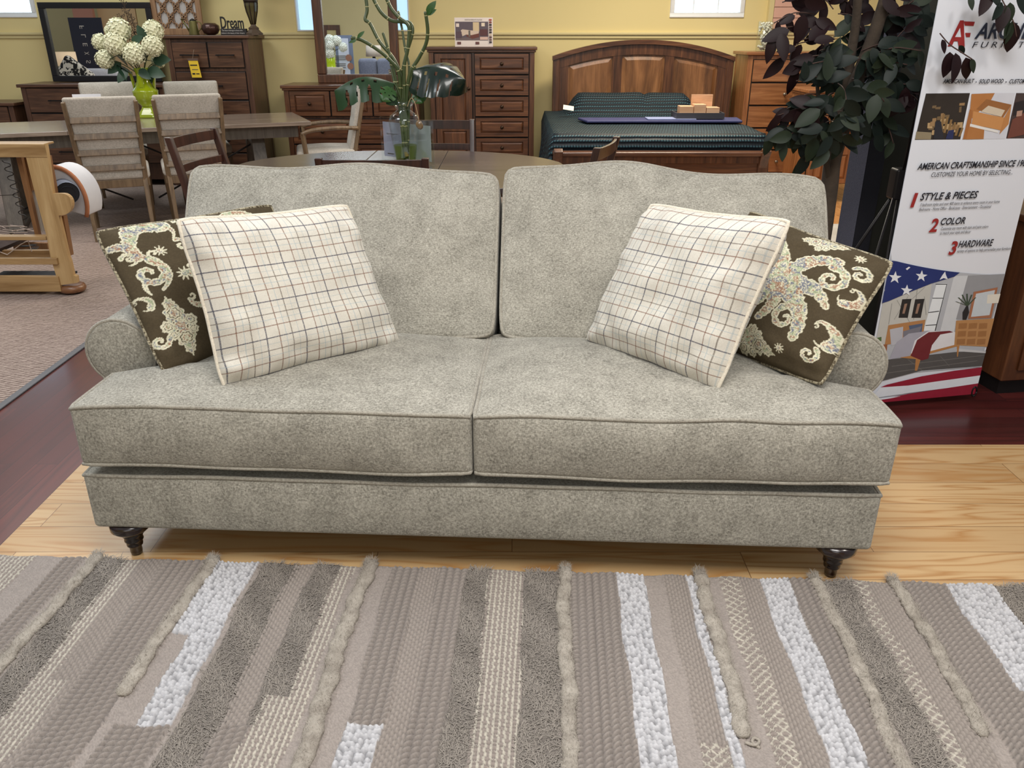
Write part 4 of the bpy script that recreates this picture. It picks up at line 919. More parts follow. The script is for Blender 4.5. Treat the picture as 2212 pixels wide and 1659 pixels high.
for j in range(44):
    y = FY+.12+(HY-.06-FY-.12)*j/43; row = []
    for i in range(-6, 7+36):
        if i < 0: k = -i/6; zz = qz(mx0, y)*(1-k)+(.12+.03*math.sin(y*9))*k; row.append((mx0-.03-(.06*k+.03*k*math.sin(y*14))*(1-sst(8.0, 8.35, y)), y-.03*k, zz))
        elif i > 36: k = (i-36)/6; zz = qz(mx1, y)*(1-k)+(.12)*k; row.append((mx1+.03+.06*k+.02*k*math.sin(y*13), y, zz))
        else: x = mx0+(mx1-mx0)*i/36; row.append((x, y, qz(x, y)))
    P.append(row)
r0_ = P[0]; P.insert(0, [(p[0], p[1]-.03, p[2]-.05) for p in r0_]); P.insert(0, [(p[0], p[1]-.04, p[2]-.10) for p in r0_]); P.insert(0, [(p[0], p[1]-.045, p[2]-.17) for p in r0_])
mb = MB(); mb.grid(P); q = mb.build('quilt', QM, bed, world=True, smooth=True)
md = q.modifiers.new('t', 'SOLIDIFY'); md.thickness = .012
NAVY = mk('blue_violet_protector', S(58, 60, 104), .6, var=S(40, 42, 84)); 
c4 = [Yp(1265, 248, 8.05), Yp(1420, 246, 8.05)]
a = Zp(1268, 264, MZ_+.03); b2 = Zp(1604, 264, MZ_+.03); 
o = MB().prism([(a.x, a.y, 0), (b2.x, b2.y, 0), (b2.x+.03, b2.y+.30, 0), (a.x-.06, a.y+.28, 0)], (0, 0, .022)).build('mattress_sample', NAVY, bevel=.008); o.location = (0, 0, MZ_+.022); tag(o, 'flat blue mattress sample pad lying across the teal quilt', 'mattress sample')
o = MB().box(0, .42, 0, .2, 0, .006).build('brochure', mk('brochure_paper', S(150, 160, 200), .4), bevel=0); o.location = (Zp(1400, 258, MZ_+.05).x, Zp(1400, 258, MZ_+.05).y, MZ_+.047); tag(o, 'pale printed brochure lying on the blue pad', 'brochure')
PALE = wood('pale_sample_wood', S(196, 150, 112), S(226, 184, 148), 'x', 5, .5); TRAYM = mk('grey_tray', S(64, 62, 66), .5)
c = Zp(1512, 257, MZ_+.05); tr = thing('sample_tray', 'grey tray with pale wood divider boxes on the bed', 'tray', (c.x, c.y+.12, MZ_+.05))
MB().box(-.21, .21, -.13, .13, 0, .012).box(-.21, .21, -.13, -.12, .012, .05).box(-.21, .21, .12, .13, .012, .05).box(-.21, -.2, -.12, .12, .012, .05).box(.2, .21, -.12, .12, .012, .05).build('tray', TRAYM, tr)
for bx in ((-.17, -.05, .03, .1), (-.045, .06, .025, .115), (.065, .18, .03, .09)): MB().box(bx[0], bx[1], -.06, .06, bx[2]-.018, bx[3]).build('sample_block', PALE, tr, bevel=.003)
MB().box(-.05, .14, .07, .085, .012, .19).build('back_panel', PALE, tr)
o = MB().box(-.05, .05, -.001, .001, -.03, .03).build('label_tag', mk('tag_white', S(226, 220, 206), .6)); o.location = Yp(1228, 233, 8.0); o.rotation_euler = (-.9, .15, 0); tag(o, 'small white tag at the left edge of the teal quilt', 'tag')
# glass vase of beads on the honey chest
GL = glass('clear_glass', (.97, .99, .98, 1)); x = Yp(1649, 108, YF+.2).x
gv = thing('bead_vase', 'clear glass cylinder of pale beads on the honey chest', 'vase', (x, YF+.2, hOC))
MB().lathe([(0, .0), (.075, 0), (.078, .01), (.078, .27), (.073, .27), (.073, .012), (0, .010)], (0, 0, 0), 24).build('glass', GL, gv, smooth=True)
mb = MB()
for k in range(170):
    t = random.random()*6.28; r = .055*math.sqrt(random.random()); z = .02+.24*random.random(); mb.sphere((r*math.cos(t), r*math.sin(t), z), .012, 6, 4)
mb.build('beads', mk('pearly_bead', S(226, 222, 206), .2), gv, smooth=True, kind='stuff')
# pink boarded panel behind the honey chest
a = Yp(1668, 60, 8.93); b2 = Yp(1738, 60, 8.93); PK = mk('pink_board', S(220, 176, 156), .7, var=S(206, 160, 142))
pb = thing('board_sign', 'pale pink boarded wall sign behind the tree leaves', 'sign', ((a.x+b2.x)/2, 8.93, 1.42))
z0_ = Yp(1690, 62, 8.93).z
for k in range(6): MB().box(a.x, b2.x, 8.93, 8.955, z0_+.1*k, z0_+.1*k+.096).build('board', PK, pb, world=True, bevel=.003)
struct(MB().box(Yp(1657, 40, 8.97).x, Yp(1667, 40, 8.97).x, 8.93, 9.0, 1.44, 2.4).build('trim_4', RAILM))
# cabinet beyond the tree, on the light far floor
cab = casepiece('cabinet', 'honey brown two-door cabinet behind the tree trunk', 'cabinet', 1745, 1872, 245, 7.6, .5, [('door', 0, .5, .02, 1), ('door', .5, 1, .02, 1)], ALD, ALDZ, 'raised', 'knobn', h=.98, foot=.16)
a = Zp(1760, 470, 0); o = MB().box(1.6, 3.2, 5.4, a.y-.3, .001, .012).build('pale_rug', mk('pale_marbled_rug', S(206, 200, 190), .9, var=S(160, 150, 138), vscale=5)); tag(o, 'pale marbled rug beyond the sofa, right of the tree trunk', 'rug')
# ================================================================ long dining table, turned about 22 degrees
TG = wood('weathered_grey_brown_top', S(112, 96, 84), S(158, 142, 126), 'x', 4, .2, S(134, 118, 104), .8); TGL = wood('weathered_grey_leg', S(70, 62, 54), S(104, 94, 82), 'z', 5, .5)
TA = math.radians(23.5); A = Zp(672, 262, .76); tdir = Vector((math.cos(TA), math.sin(TA), 0)); tn = Vector((-math.sin(TA), math.cos(TA), 0)); TL_ = 2.75
tc_ = A-tdir*TL_/2+tn*.46
lt = thing('dining_table', 'long grey-brown trestle dining table holding the green vase', 'table', (tc_.x, tc_.y, 0), TA)
mb = MB()
for k in range(3): mb.box(-TL_/2+TL_*k/3+.0006, -TL_/2+TL_*(k+1)/3-.0006, -.46, .46, .728, .76)
mb.build('tabletop', TG, lt, bevel=.004)
MB().box(-TL_/2+.1, TL_/2-.1, -.37, -.34, .63, .728).box(-TL_/2+.1, TL_/2-.1, .34, .37, .63, .728).box(-TL_/2+.1, -TL_/2+.13, -.34, .34, .63, .728).box(TL_/2-.13, TL_/2-.1, -.34, .34, .63, .728).build('apron', TGL, lt)
for s_ in (-1, 1):
    for y in (-1, 1): MB().bar((s_*(TL_/2-.42), y*.16, .63), (s_*(TL_/2-.42), y*.36, 0), .10, .11, up=(1, 0, 0)).build('leg', TGL, lt, bevel=.006)
    MB().box(s_*(TL_/2-.42)-.05, s_*(TL_/2-.42)+.05, -.40, .40, 0, .05).build('trestle_foot', TGL, lt, bevel=.006); MB().box(s_*(TL_/2-.42)-.045, s_*(TL_/2-.42)+.045, -.22, .22, .56, .63).build('trestle_head', TGL, lt, bevel=.006)
    MB().bar((s_*(TL_/2-.45), 0, .12), (0, 0, .60), .02, .012).bar((s_*(TL_/2-.45), 0, .55), (s_*.1, 0, .14), .02, .012).build('iron_brace', BLK, lt)
# ---- upholstered chairs
CHW = wood('greyed_oak_chair', S(88, 70, 50), S(132, 108, 80), 'z', 6, .4); LIN = fabric('beige_linen', S(158, 150, 138), S(200, 192, 180), 500, .3, .9, 10)
def up_chair(label, loc, rz, arms=False):
    """front faces local +Y"""
    t = thing('dining_armchair' if arms else 'upholstered_dining_chair', label, 'chair', loc, rz, None); w2 = .245
    for s_ in (-1, 1):
        MB().bar((s_*.205, -.235, .44), (s_*.20, -.30, 0), .036, .04, w1=.026, h1=.03).build('rear_leg', CHW, t, bevel=.004)
        MB().bar((s_*.215, .22, .44), (s_*.21, .225, 0), .044, .044, w1=.026, h1=.026).build('front_leg', CHW, t, bevel=.004)
        MB().bar((s_*.205, -.235, .42), (s_*.232, -.365, 1.0), .036, .034, w1=.026, h1=.026).build('back_post', CHW, t, bevel=.004)
    MB().box(-.225, .225, .19, .235, .39, .44).box(-.22, .22, -.25, -.21, .38, .44).box(-.235, -.20, -.23, .22, .38, .44).box(.20, .235, -.23, .22, .38, .44).build('seat_rail', CHW, t, bevel=.004)
    def sw(p, q): return p+Vector((0, 0, .025*(1-q[0]**2)*(1-q[1]**2)*(q[2] > 0)))
    mb, _ = rcube((0, -.005, .475), (.245, .25, .04), .03, (10, 10, 2), sw); mb.build('seat', LIN, t, smooth=True)
    def bw(p, q):
        z = p.z; k = (z-.5)/.52; y = p.y-.235-.125*max(0, (z-.42))/.58; 
        y += .018*q[0]**2*-1*-1*.5
        if q[1] > 0: y += .012*abs(math.sin(k*math.pi*4))**.5*(1-q[0]**4)
        return Vector((p.x*(1+.09*k), y, z))
    mb, _ = rcube((0, .018, .76), (.218, .022, .27), .018, (10, 2, 24), bw); mb.build('backrest', LIN, t, smooth=True)
    for zz in (.53, .645, .76, .875): 
        y = -.235-.125*(zz-.42)/.58
        MB().bar((-.215, y-.012, zz), (.215, y-.012, zz), .012, .042, up=(0, .2, 1)).build('back_slat', CHW, t, bevel=.003)
    if arms:
        for s_ in (-1, 1):
            MB().tube(smooth_path([(s_*.235, -.29, .69), (s_*.27, -.1, .70), (s_*.275, .1, .685), (s_*.27, .19, .655)], 5), .017, 8, flat=1.0).build('armrest', CHW, t, smooth=True)
            MB().bar((s_*.27, .18, .66), (s_*.235, .16, .42), .034, .03).build('arm_post', CHW, t, bevel=.004)
    return t
G1 = 'beige upholstered chairs around the long table'
ch = up_chair('beige chair seen from behind, left of the green vase', (-3.05, 6.36, 0), TA); ch['group'] = G1
place(ch, (-2.53, 6.62, 0), TA, 'beige chair seen from behind, right of the green vase', G1)
place(ch, (-3.56, 7.56, 0), TA+math.pi, 'beige chair on the far side of the table with a paper on its back', G1)
place(ch, (-2.86, 7.72, 0), TA+math.pi, 'beige chair on the far side of the table, near the walnut chest', G1)
up_chair('beige armchair at the right-hand end of the long table', (-1.66, 7.42, 0), math.radians(104), True)
PAP = mk('white_paper', S(222, 222, 226), .6)
a = Yp(167, 206, 7.26); o = MB().box(0, .22, -.001, .001, 0, .045).box(.015, .06, -.0018, -.001, .008, .03).build('paper_strip', PAP); o.location = (a.x-.03, 7.23, a.z-.035); o.rotation_euler = (-.2, 0, .35); tag(o, 'narrow white paper laid over the back of a far beige chair', 'paper')
# ---- green vase and hydrangeas
VG = mk('chartreuse_glaze', S(150, 166, 24), .12, coat=.6, var=S(134, 150, 16))
def green_vase(loc, label, rz=0):
    t = thing('vase', label, 'vase', loc, rz)
    def sq(prof, p=5, n=40):
        mb = MB(); mb.lathe(prof, (0, 0, 0), n)
        for i, (x, y, z) in enumerate(mb.v):
            r = math.hypot(x, y)
            if r > 1e-6:
                a_ = math.atan2(y, x); k = 1/((abs(math.cos(a_))**p+abs(math.sin(a_))**p)**(1/p)); mb.v[i] = (x*k, y*k, z)
        return mb
    sq([(.0, .0), (.085, 0), (.086, .012), (.07, .04), (.045, .075), (.042, .09)], 8).build('foot', VG, t, smooth=True)
    MB().lathe([(.04, .088), (.052, .095), (.05, .10), (.09, .14), (.103, .18), (.105, .21), (.107, .222), (.098, .228), (.072, .26), (.055, .30), (.05, .34), (.056, .375), (.068, .40), (.068, .405), (.062, .40), (.045, .35), (.04, .3)], (0, 0, 0), 40).build('body', VG, t, smooth=True)
    for s_ in (-1, 1):
        MB().prism([(s_*x, -.022, z) for x, z in ((.088, .235), (.108, .375), (.092, .372), (.075, .27))], (0, .044, 0)).build('handle', VG, t, bevel=.006)
        MB().box(s_*.10-.014, s_*.10+.014, -.026, .026, .362, .378).build('handle', VG, t, bevel=.006)
    MB().box(-.022, .022, -.085, -.05, .24, .36).box(-.014, .014, -.089, -.05, .25, .35).build('relief_panel', VG, t, bevel=.004)
    return t
v0 = Zp(313, 256, .76)+Vector((0, .10, 0)); v0.z = .76
green_vase(v0, 'tall chartreuse green vase on the long dining table', .1)
HYM = mk('cream_petals', S(238, 234, 206), .7, var=S(212, 212, 172), vscale=40); LFM = mk('dark_green_leaf', S(36, 62, 48), .4, var=S(58, 84, 62), vscale=12); STM = mk('green_stem', S(70, 84, 44), .6)
def leafshape(mb, base_, d, nr, L, w_, fold=.15, droop=.2, n=6):
    d = Vector(d).normalized(); s_ = d.cross(Vector(nr)).normalized(); up = s_.cross(d); P = []
    for i in range(n+1):
        t = i/n; wd = w_*math.sin(math.pi*min(1, t**.75*1.0))*(1 if t < 1 else 0); wd = w_*(math.sin(math.pi*t**.8))**.8 if 0 < t < 1 else 0
        c = Vector(base_)+d*L*t-up*droop*L*t*t
        P.append([c-s_*wd+up*fold*wd, c, c+s_*wd+up*fold*wd])
    return mb.grid(P)
def hydrangea(label, c, r, root, group, seed, Mx=None):
    t = thing('hydrangea', label, 'flower', c); R = random.Random(seed); c = Vector(c); mb = MB()
    for k in range(110):
        z = 1-2*(k+.5)/110; a_ = k*2.39996; rr = math.sqrt(1-z*z); n_ = Vector((rr*math.cos(a_), rr*math.sin(a_), z)); q = n_*r*R.uniform(.86, 1.02); u = n_.orthogonal().normalized(); v = n_.cross(u); a0 = R.random()*3
        s_ = r*.27
        for j in range(4):
            th = a0+j*math.pi/2; p = u*math.cos(th)+v*math.sin(th); p2 = u*math.cos(th+.75)+v*math.sin(th+.75); p3 = u*math.cos(th-.75)+v*math.sin(th-.75); lift = n_*s_*R.uniform(.15, .6)
            mb.add([q, q+p3*s_*.62+lift*.6, q+p*s_+lift, q+p2*s_*.62+lift*.6], [(0, 1, 2, 3)])
    mb.sphere((0, 0, 0), r*.85, 14, 9); mb.build('flower_head', Mx or HYM, t, smooth=False)
    MB().tube(smooth_path([c-c, (Vector(root)-c)*.5+Vector((0, 0, .03)), Vector(root)-c], 4), .004, 6).build('stem', STM, t, smooth=True)
    for j in range(2):
        m_ = MB(); d = Vector((R.uniform(-1, 1), R.uniform(-.8, .2), R.uniform(-.4, .2))); leafshape(m_, (Vector(root)-c)*.3, d, (0, 0, 1), .15, .04); m_.build('leaf', LFM, t, smooth=True)
    return t
root = v0+Vector((0, 0, .33)); Yv = v0.y
hyd = [(256, 65, 22, 'top of the bouquet, left of the twigs'), (330, 67, 20, 'upper right of the bouquet'), (329, 99, 20, 'right side, just below the upper right head'), (249, 94, 22, 'left of centre, over the vase'), (290, 116, 21, 'lowest in the middle, over the vase'), (217, 91, 16, 'far left of the bouquet'), (227, 128, 18, 'lower left of the bouquet'), (342, 132, 13, 'lower right, half hidden'), (235, 66, 9, 'small head half hidden behind the top left one')]
for i, (px, py, r, wh) in enumerate(hyd):
    dy = (-.06, -.02, -.10, -.12, -.14, -.03, -.08, .05, .06)[i]; p = Yp(px, py, Yv+dy); hydrangea('cream hydrangea, '+wh, p, r*Yv*.93/F*1.03, root, 'g', i)['group'] = 'cream hydrangeas in the green vase'
for i, (px, py, ex, ey, L) in enumerate(((300, 120, 318, 100, .16), (330, 130, 352, 128, .17), (262, 135, 240, 150, .15), (275, 150, 262, 165, .14), (318, 150, 340, 158, .17), (300, 150, 318, 165, .13), (318, 90, 302, 66, .14), (285, 95, 300, 80, .13))):
    a, b2 = Yp(px, py, Yv-.02-.01*i), Yp(ex, ey, Yv-.06-.01*i); m_ = MB(); leafshape(m_, Vector((0, 0, 0)), b2-a, (0, -1, .3), L, L*.3); o = m_.build('hydrangea_leaf', LFM, smooth=True); o.location = a; tag(o, 'broad dark green leaf among the cream hydrangeas', 'leaf', 'dark leaves among the cream hydrangeas')
tw = thing('twig_spray', 'brown budding twigs rising above the cream hydrangeas', 'twigs', root); TWM = mk('brown_twig', S(70, 54, 40), .8); mb = MB()
for pts in (((285, 140), (288, 100), (280, 60), (272, 25), (265, -8)), ((286, 140), (282, 95), (268, 60), (262, 35)), ((287, 140), (292, 95), (290, 60), (284, 40)), ((284, 140), (296, 100), (300, 70))):
    w3 = [Yp(x, y, Yv+.05)-root for x, y in pts]; sp_ = smooth_path(w3, 6); mb.tube(sp_, .0022, 5)
    for q in sp_[8::1]:
        for k in range(3): 
            e = q+Vector((random.uniform(-.035, .035), random.uniform(-.02, .02), random.uniform(-.005, .045))); mb.tube([q, e], .0014, 4); mb.sphere(e, .0045, 5, 4)
mb.build('twigs', TWM, tw)
# ================================================================ dark oval table and ladder-back chairs
DT = wood('espresso_tabletop', S(54, 46, 46), S(82, 70, 68), 'x', 4, .22, S(70, 60, 60), .4); DW = wood('espresso_chair_wood', S(38, 20, 16), S(74, 42, 32), 'z', 5, .3, coat=.4)
OT = Vector((-.63, 4.56, 0)); ot = thing('dining_table', 'dark oval dining table right behind the sofa', 'table', OT)
mb = MB()
for sgn in (-1, 0, 1):
    x0, x1 = ((-.95, -.226), (-.224, .224), (.226, .95))[sgn+1]; pl = []; xs = [x0+(x1-x0)*i/16 for i in range(17)]
    yy = lambda x: .75*math.sqrt(max(0, 1-abs(x/.95)**2.3)); pl = [(x, -yy(x), .733) for x in xs]+[(x, yy(x), .733) for x in xs[::-1]]
    pl = [p for i, p in enumerate(pl) if i == 0 or (Vector(p)-Vector(pl[i-1])).length > 1e-4]
    if (Vector(pl[0])-Vector(pl[-1])).length < 1e-4: pl.pop()
    mb.prism(pl, (0, 0, .027))
mb.build('tabletop', DT, ot, bevel=.004)
MB().lathe([(.55, .66), (.55, .73)], (0, 0, 0), 40, sx=1.25).build('apron', DW, ot); MB().lathe([(.12, .66), (.09, .55), (.13, .35), (.10, .2), (.12, .12)], (0, 0, 0), 24).build('pedestal', DW, ot, smooth=True)
for k in range(4): a_ = math.pi/4+k*math.pi/2; MB().bar((0, 0, .17), (.5*math.cos(a_), .42*math.sin(a_), .03), .07, .09, w1=.06, h1=.05).build('pedestal_foot', DW, ot, bevel=.006)
def ladder(label, loc, rz, h=.93):
    t = thing('ladder_back_chair', label, 'chair', loc, rz); lean = lambda z: -.20-.11*max(0, z-.44)/.5
    for s_ in (-1, 1):
        MB().prism([(s_*.24-.016, y, z) for y, z in ((-.245, 0), (-.18, .44), (lean(.7)+.022, .7), (lean(h)+.018, h), (lean(h)-.018, h), (lean(.7)-.018, .7), (-.225, .44), (-.275, 0))], (.032, 0, 0)).build('back_post', DW, t, bevel=.004)
        MB().bar((s_*.225, .2, .44), (s_*.225, .2, 0), .04, .04, w1=.03, h1=.03).build('front_leg', DW, t, bevel=.004)
    for z, hh in ((h-.035, .055), (h-.17, .04), (h-.29, .04), (h-.40, .035)):
        P = []
        for i in range(9):
            x = -.235+.47*i/8; y = lean(z)-.022*(1-(x/.235)**2)
            P.append((x, y, z))
        m_ = MB(); vs = []
        for x, y, z_ in P: vs += [(x, y-.008, z_-hh/2), (x, y+.008, z_-hh/2), (x, y+.004, z_+hh/2), (x, y-.012, z_+hh/2)]
        fs = []
        for i in range(8):
            for j in range(4): fs.append((i*4+j, i*4+(j+1) % 4, (i+1)*4+(j+1) % 4, (i+1)*4+j))
        fs += [(0, 3, 2, 1), (32, 33, 34, 35)]; m_.add(vs, fs).build('back_slat', DW, t, bevel=.002)
    mb, _ = rcube((0, 0, .46), (.24, .225, .022), .012, (6, 6, 2)); mb.build('seat', DW, t, smooth=True)
    return t
G2 = 'dark ladder-back chairs around the oval table'
lc = ladder('dark ladder-back chair pushed in right behind the sofa', (-.63, 4.05, 0), 0); lc['group'] = G2
place(lc, (-1.50, 4.70, 0), math.radians(-100), 'dark ladder-back chair at the left end of the oval table', G2)
place(lc, (-.50, 5.20, 0), math.pi, 'dark ladder-back chair on the far side of the oval table', G2)
place(lc, (.20, 4.42, 0), math.radians(72), 'dark ladder-back chair at the right end of the oval table, before the bed', G2)
# glass vase with bamboo and monstera
GY = 4.70; gvp = Vector((Yp(875, 300, GY).x, GY, .76)); gh = Yp(875, 218, GY).z-.76
WG = glass('vase_glass', (.97, .99, .99, 1), 0, 1.3, .04); WT = glass('green_water', (.66, .72, .25, 1), 0, 1.1, .0)
gl = thing('glass_vase', 'tall clear glass vase with green water on the dark oval table', 'vase', gvp); k_ = Yp(1, 1, 1); px2m = lambda n: n*(GY*.917+.5*.399)/F
R_ = lambda p: px2m(p)
pr = [(0, 0), (R_(21), 0), (R_(22), .008), (R_(34), gh*.70), (R_(30), gh*.78), (R_(16), gh*.86), (R_(17), gh*.89), (R_(27), gh)]
inn = [(r-.003 if r > .004 else 0, z+(.006 if z < .01 else 0)) for r, z in pr][::-1]
MB().lathe(pr+inn[:-1]+[(0, .006)], (0, 0, 0), 36).build('glass', WG, gl, smooth=True)
zw = Yp(875, 313, GY).z-.76; MB().lathe([(0, .008), (R_(20)-.001, .009), (R_(21)+(R_(13))*zw/(gh*.7)-.004, zw), (0, zw)], (0, 0, 0), 36).build('water', WT, gl, smooth=False)
BAM = mk('bamboo_stalk', S(50, 70, 34), .4, coat=.2, var=S(84, 92, 50), vscale=20); NOD = mk('pale_node', S(176, 170, 120), .5)
G3 = 'curling bamboo stalks in the glass vase'
def stalk(label, pts, r=.0095, dy=0):
    w3 = [Yp(x, y, GY+dy*(i/(len(pts)-1))) for i, (x, y) in enumerate(pts)]; b0 = Vector((gvp.x+(w3[0].x-gvp.x)*.3, GY+dy*.1, .78)); w3 = [b0]+w3
    t = thing('bamboo_stalk', label, 'plant', w3[0], 0, G3); sp_ = smooth_path(w3, 7); MB().tube(sp_, r, 8).build('cane', BAM, t, world=True, smooth=True)
    acc = 0
    for i in range(1, len(sp_)-1):
        acc += (sp_[i]-sp_[i-1]).length
        if acc > .085:
            acc = 0; d = (sp_[i+1]-sp_[i-1]).normalized(); MB().tube([sp_[i]-d*.0025, sp_[i]+d*.0025], r*1.12, 8).build('node_ring', NOD, t, world=True, smooth=True)
    return t, sp_
_, s1 = stalk('bamboo stalk curling up to the upper left out of the frame', [(868, 240), (870, 180), (852, 130), (820, 90), (800, 52), (789, 42), (793, 20), (788, -20)], dy=.05)
stalk('bamboo stalk arching left to a small leaf', [(866, 240), (862, 160), (840, 128), (812, 105), (780, 86), (758, 82)], dy=-.08)
stalk('short cut bamboo stalk leaning left', [(864, 230), (855, 170), (845, 130), (835, 95), (827, 71)], r=.007, dy=.02)
stalk('bamboo stalk crossing the mirror toward the top', [(872, 240), (870, 160), (880, 110), (891, 70), (886, 50), (868, 47), (845, 44), (822, 25), (803, -10)], dy=.06)
stalk('bamboo stalk sweeping up over the mirror frame', [(875, 240), (873, 150), (880, 110), (884, 70), (880, 52), (862, 38), (845, 18), (832, -10)], dy=.0)
stalk('thin straight bamboo stalk rising behind the curls', [(878, 240), (884, 150), (876, 110), (868, 60), (860, 24)], r=.0065, dy=.08)
_, s2 = stalk('bamboo stalk rising right to a leafy tip', [(878, 240), (884, 165), (905, 125), (920, 95), (924, 65), (919, 25)], dy=-.05)
stalk('short cut bamboo stalk right of centre', [(884, 230), (890, 180), (897, 140)], r=.0065, dy=-.02)
stalk('short cut bamboo stalk left of centre', [(862, 230), (850, 170), (842, 125)], r=.0065, dy=.04)
BLF = mk('bright_bamboo_leaf', S(58, 100, 34), .4, var=S(36, 72, 28))
o = thing('bamboo_leaves', 'fresh green leaves at the tip of the right bamboo stalk', 'leaf', Yp(921, 30, GY-.05))
for e in (((922, 30), (940, 2), .020), ((923, 32), (941, 20), .012), ((921, 34), (932, 18), .01)):
    a, b2 = Yp(*e[0], GY-.05), Yp(*e[1], GY-.07); m_ = MB(); leafshape(m_, a-Vector(o.location), b2-a, (0, -1, .2), (b2-a).length, e[2]); m_.build('leaf', BLF, o, smooth=True)
o = thing('bamboo_leaves', 'small pale leaves at the tip of the left bamboo stalk', 'leaf', Yp(765, 85, GY-.08))
for e in (((772, 82), (786, 67), .010), ((770, 86), (753, 92), .009)):
    a, b2 = Yp(*e[0], GY-.08), Yp(*e[1], GY-.09); m_ = MB(); leafshape(m_, a-Vector(o.location), b2-a, (0, -1, .2), (b2-a).length, e[2]); m_.build('leaf', BLF, o, smooth=True)
# monstera leaves
MON = mk('monstera_green', S(8, 24, 18), .25, coat=.35, var=S(16, 40, 26), vscale=6); MON2 = mk('monstera_underside', S(20, 48, 22), .4, var=S(40, 74, 32))
def monstera(label, M, outline_px, holes, stalk_px, dys, thick=.0015):
    """outline as px polygon with per-point depth offset along Y; real curled blade"""
    pts = [Yp(x, y, GY+d) for (x, y), d in zip(outline_px, dys)]; c = sum(pts, Vector())/len(pts)
    t = thing('monstera_leaf', label, 'leaf', Yp(*stalk_px[0], GY))
    bm = bmesh.new(); vs = [bm.verts.new(p-Vector(t.location)) for p in pts]; 
    f = bm.faces.new(vs); bmesh.ops.triangulate(bm, faces=[f], ngon_method='BEAUTY'); me = bpy.data.meshes.new('blade'); bmesh.ops.recalc_face_normals(bm, faces=bm.faces); bm.to_mesh(me); bm.free(); me.materials.append(M)
    o = bpy.data.objects.new('blade', me); COL.objects.link(o); o.parent = t; md = o.modifiers.new('s', 'SOLIDIFY'); md.thickness = .002
    MB().tube(smooth_path([Yp(x, y, GY-.01) for x, y in stalk_px], 5), .004, 6).build('leaf_stalk', STM, t, world=True, smooth=True); return t
def mono_surface(label, M, base_px, tip_px, halfw, dyb, dyt, bend, cuts, stalk_px, roll=0, up=(0, 0, 1), gw=.14):
    a, b2 = Yp(*base_px, GY+dyb), Yp(*tip_px, GY+dyt); t = thing('monstera_leaf', label, 'leaf', a); d = b2-a; L = d.length; d.normalize(); u0 = Vector(up); s_ = d.cross(u0).normalized(); n_ = s_.cross(d)
    s_, n_ = s_*math.cos(roll)+n_*math.sin(roll), n_*math.cos(roll)-s_*math.sin(roll)
    NU_, NV_ = 60, 30; mb = MB(); vs = []; keep = []
    def W_(tt): return halfw*L*(math.sin(math.pi*min(1, (tt+.10)/1.1)**.85))**.75 if tt < 1 else 0
    for i in range(NU_+1):
        tt = i/NU_
        for j in range(-NV_, NV_+1):
            sgn = j/NV_; wd = W_(tt); 
            # ribs sweep forward
            p = d*L*(tt+.10*abs(sgn)*(1-tt)*1.0-.12*(abs(sgn)**2)*(1-tt)**6)+s_*sgn*wd
            p = p+n_*(bend[0]*L*math.sin(math.pi*tt)+bend[1]*L*abs(sgn)**1.6+.012*L*math.cos(tt*cuts*2*math.pi)*abs(sgn))
            vs.append(p)
    st_ = 2*NV_+1; fs = []
    for i in range(NU_):
        tt = (i+.5)/NU_
        for j in range(2*NV_):
            sg = abs((j+.5)/NV_-1); ph_ = (tt*cuts+.5+.12*sg) % 1; gap_ = abs(ph_-.5) < gw*min(1, (sg-.42)/.2) and sg > .45 and .06 < tt < .93
            hole = abs(ph_-.0 if ph_ < .5 else ph_-1) < .10 and .2 < sg < .34 and .15 < tt < .8
            if gap_ or hole: continue
            fs.append((i*st_+j, i*st_+j+1, (i+1)*st_+j+1, (i+1)*st_+j))
    mb.add(vs, fs); mb.build('blade', M, t, smooth=True)
    MB().tube(smooth_path([Yp(x, y, GY-.01) for x, y in stalk_px[:-1]]+[a], 5), .0045, 6).build('leaf_stalk', STM, t, world=True, smooth=True); return t
mono_surface('large glossy dark monstera leaf spreading right of the glass vase', MON, (893, 150), (1006, 172), .50, -.02, -.12, (.14, -.26), 5, [(878, 235), (884, 180), (893, 158)], roll=-.55, gw=.06)
mono_surface('dark monstera leaf seen edge-on reaching left from the vase', MON2, (852, 180), (722, 196), .30, .0, -.05, (.16, -.34), 5, [(872, 240), (862, 200), (852, 180)], roll=.1)
mono_surface('small bright green monstera leaf hanging left of the vase neck', BLF, (846, 190), (826, 218), .55, -.05, -.10, (.05, -.1), 3, [(870, 240), (860, 210), (846, 190)], up=(0, -1, .3))
mono_surface('small bright green monstera leaf hanging right of the vase neck', BLF, (900, 198), (912, 222), .60, -.05, -.10, (.05, -.1), 3, [(880, 240), (888, 215), (900, 198)], up=(0, -1, .3))
# twine with pendant tied to the vase neck
tp = thing('vase_pendant', 'shell pendant hanging on pale twine from the neck of the glass vase', 'pendant', gvp+Vector((R_(18), -.02, gh*.88)))
MB().tube(smooth_path([Yp(880, 230, GY-.06), Yp(888, 212, GY-.07), Yp(896, 222, GY-.10), Yp(903, 250, GY-.11), Yp(905, 264, GY-.11)], 5), .0018, 5).build('twine', mk('jute_twine', S(196, 164, 124), .9), tp, world=True)
pc_ = Yp(906, 270, GY-.11); mb = MB(); mb.sphere(pc_, .026, 14, 10, sc=(1, .45, 1.35)); 
mb.v = [tuple(Vector(v)) for v in mb.v]; mb = MB(); b0 = 0; mb.sphere((0, 0, 0), .019, 14, 10, sc=(1, .4, 1.3)); mb.tf(Matrix.Translation(pc_) @ Matrix.Rotation(-.5, 4, 'Y')); mb.build('shell', mk('abalone_shell', S(82, 62, 46), .15, coat=.8, var=S(150, 120, 80), vscale=60), tp, world=True, smooth=True)
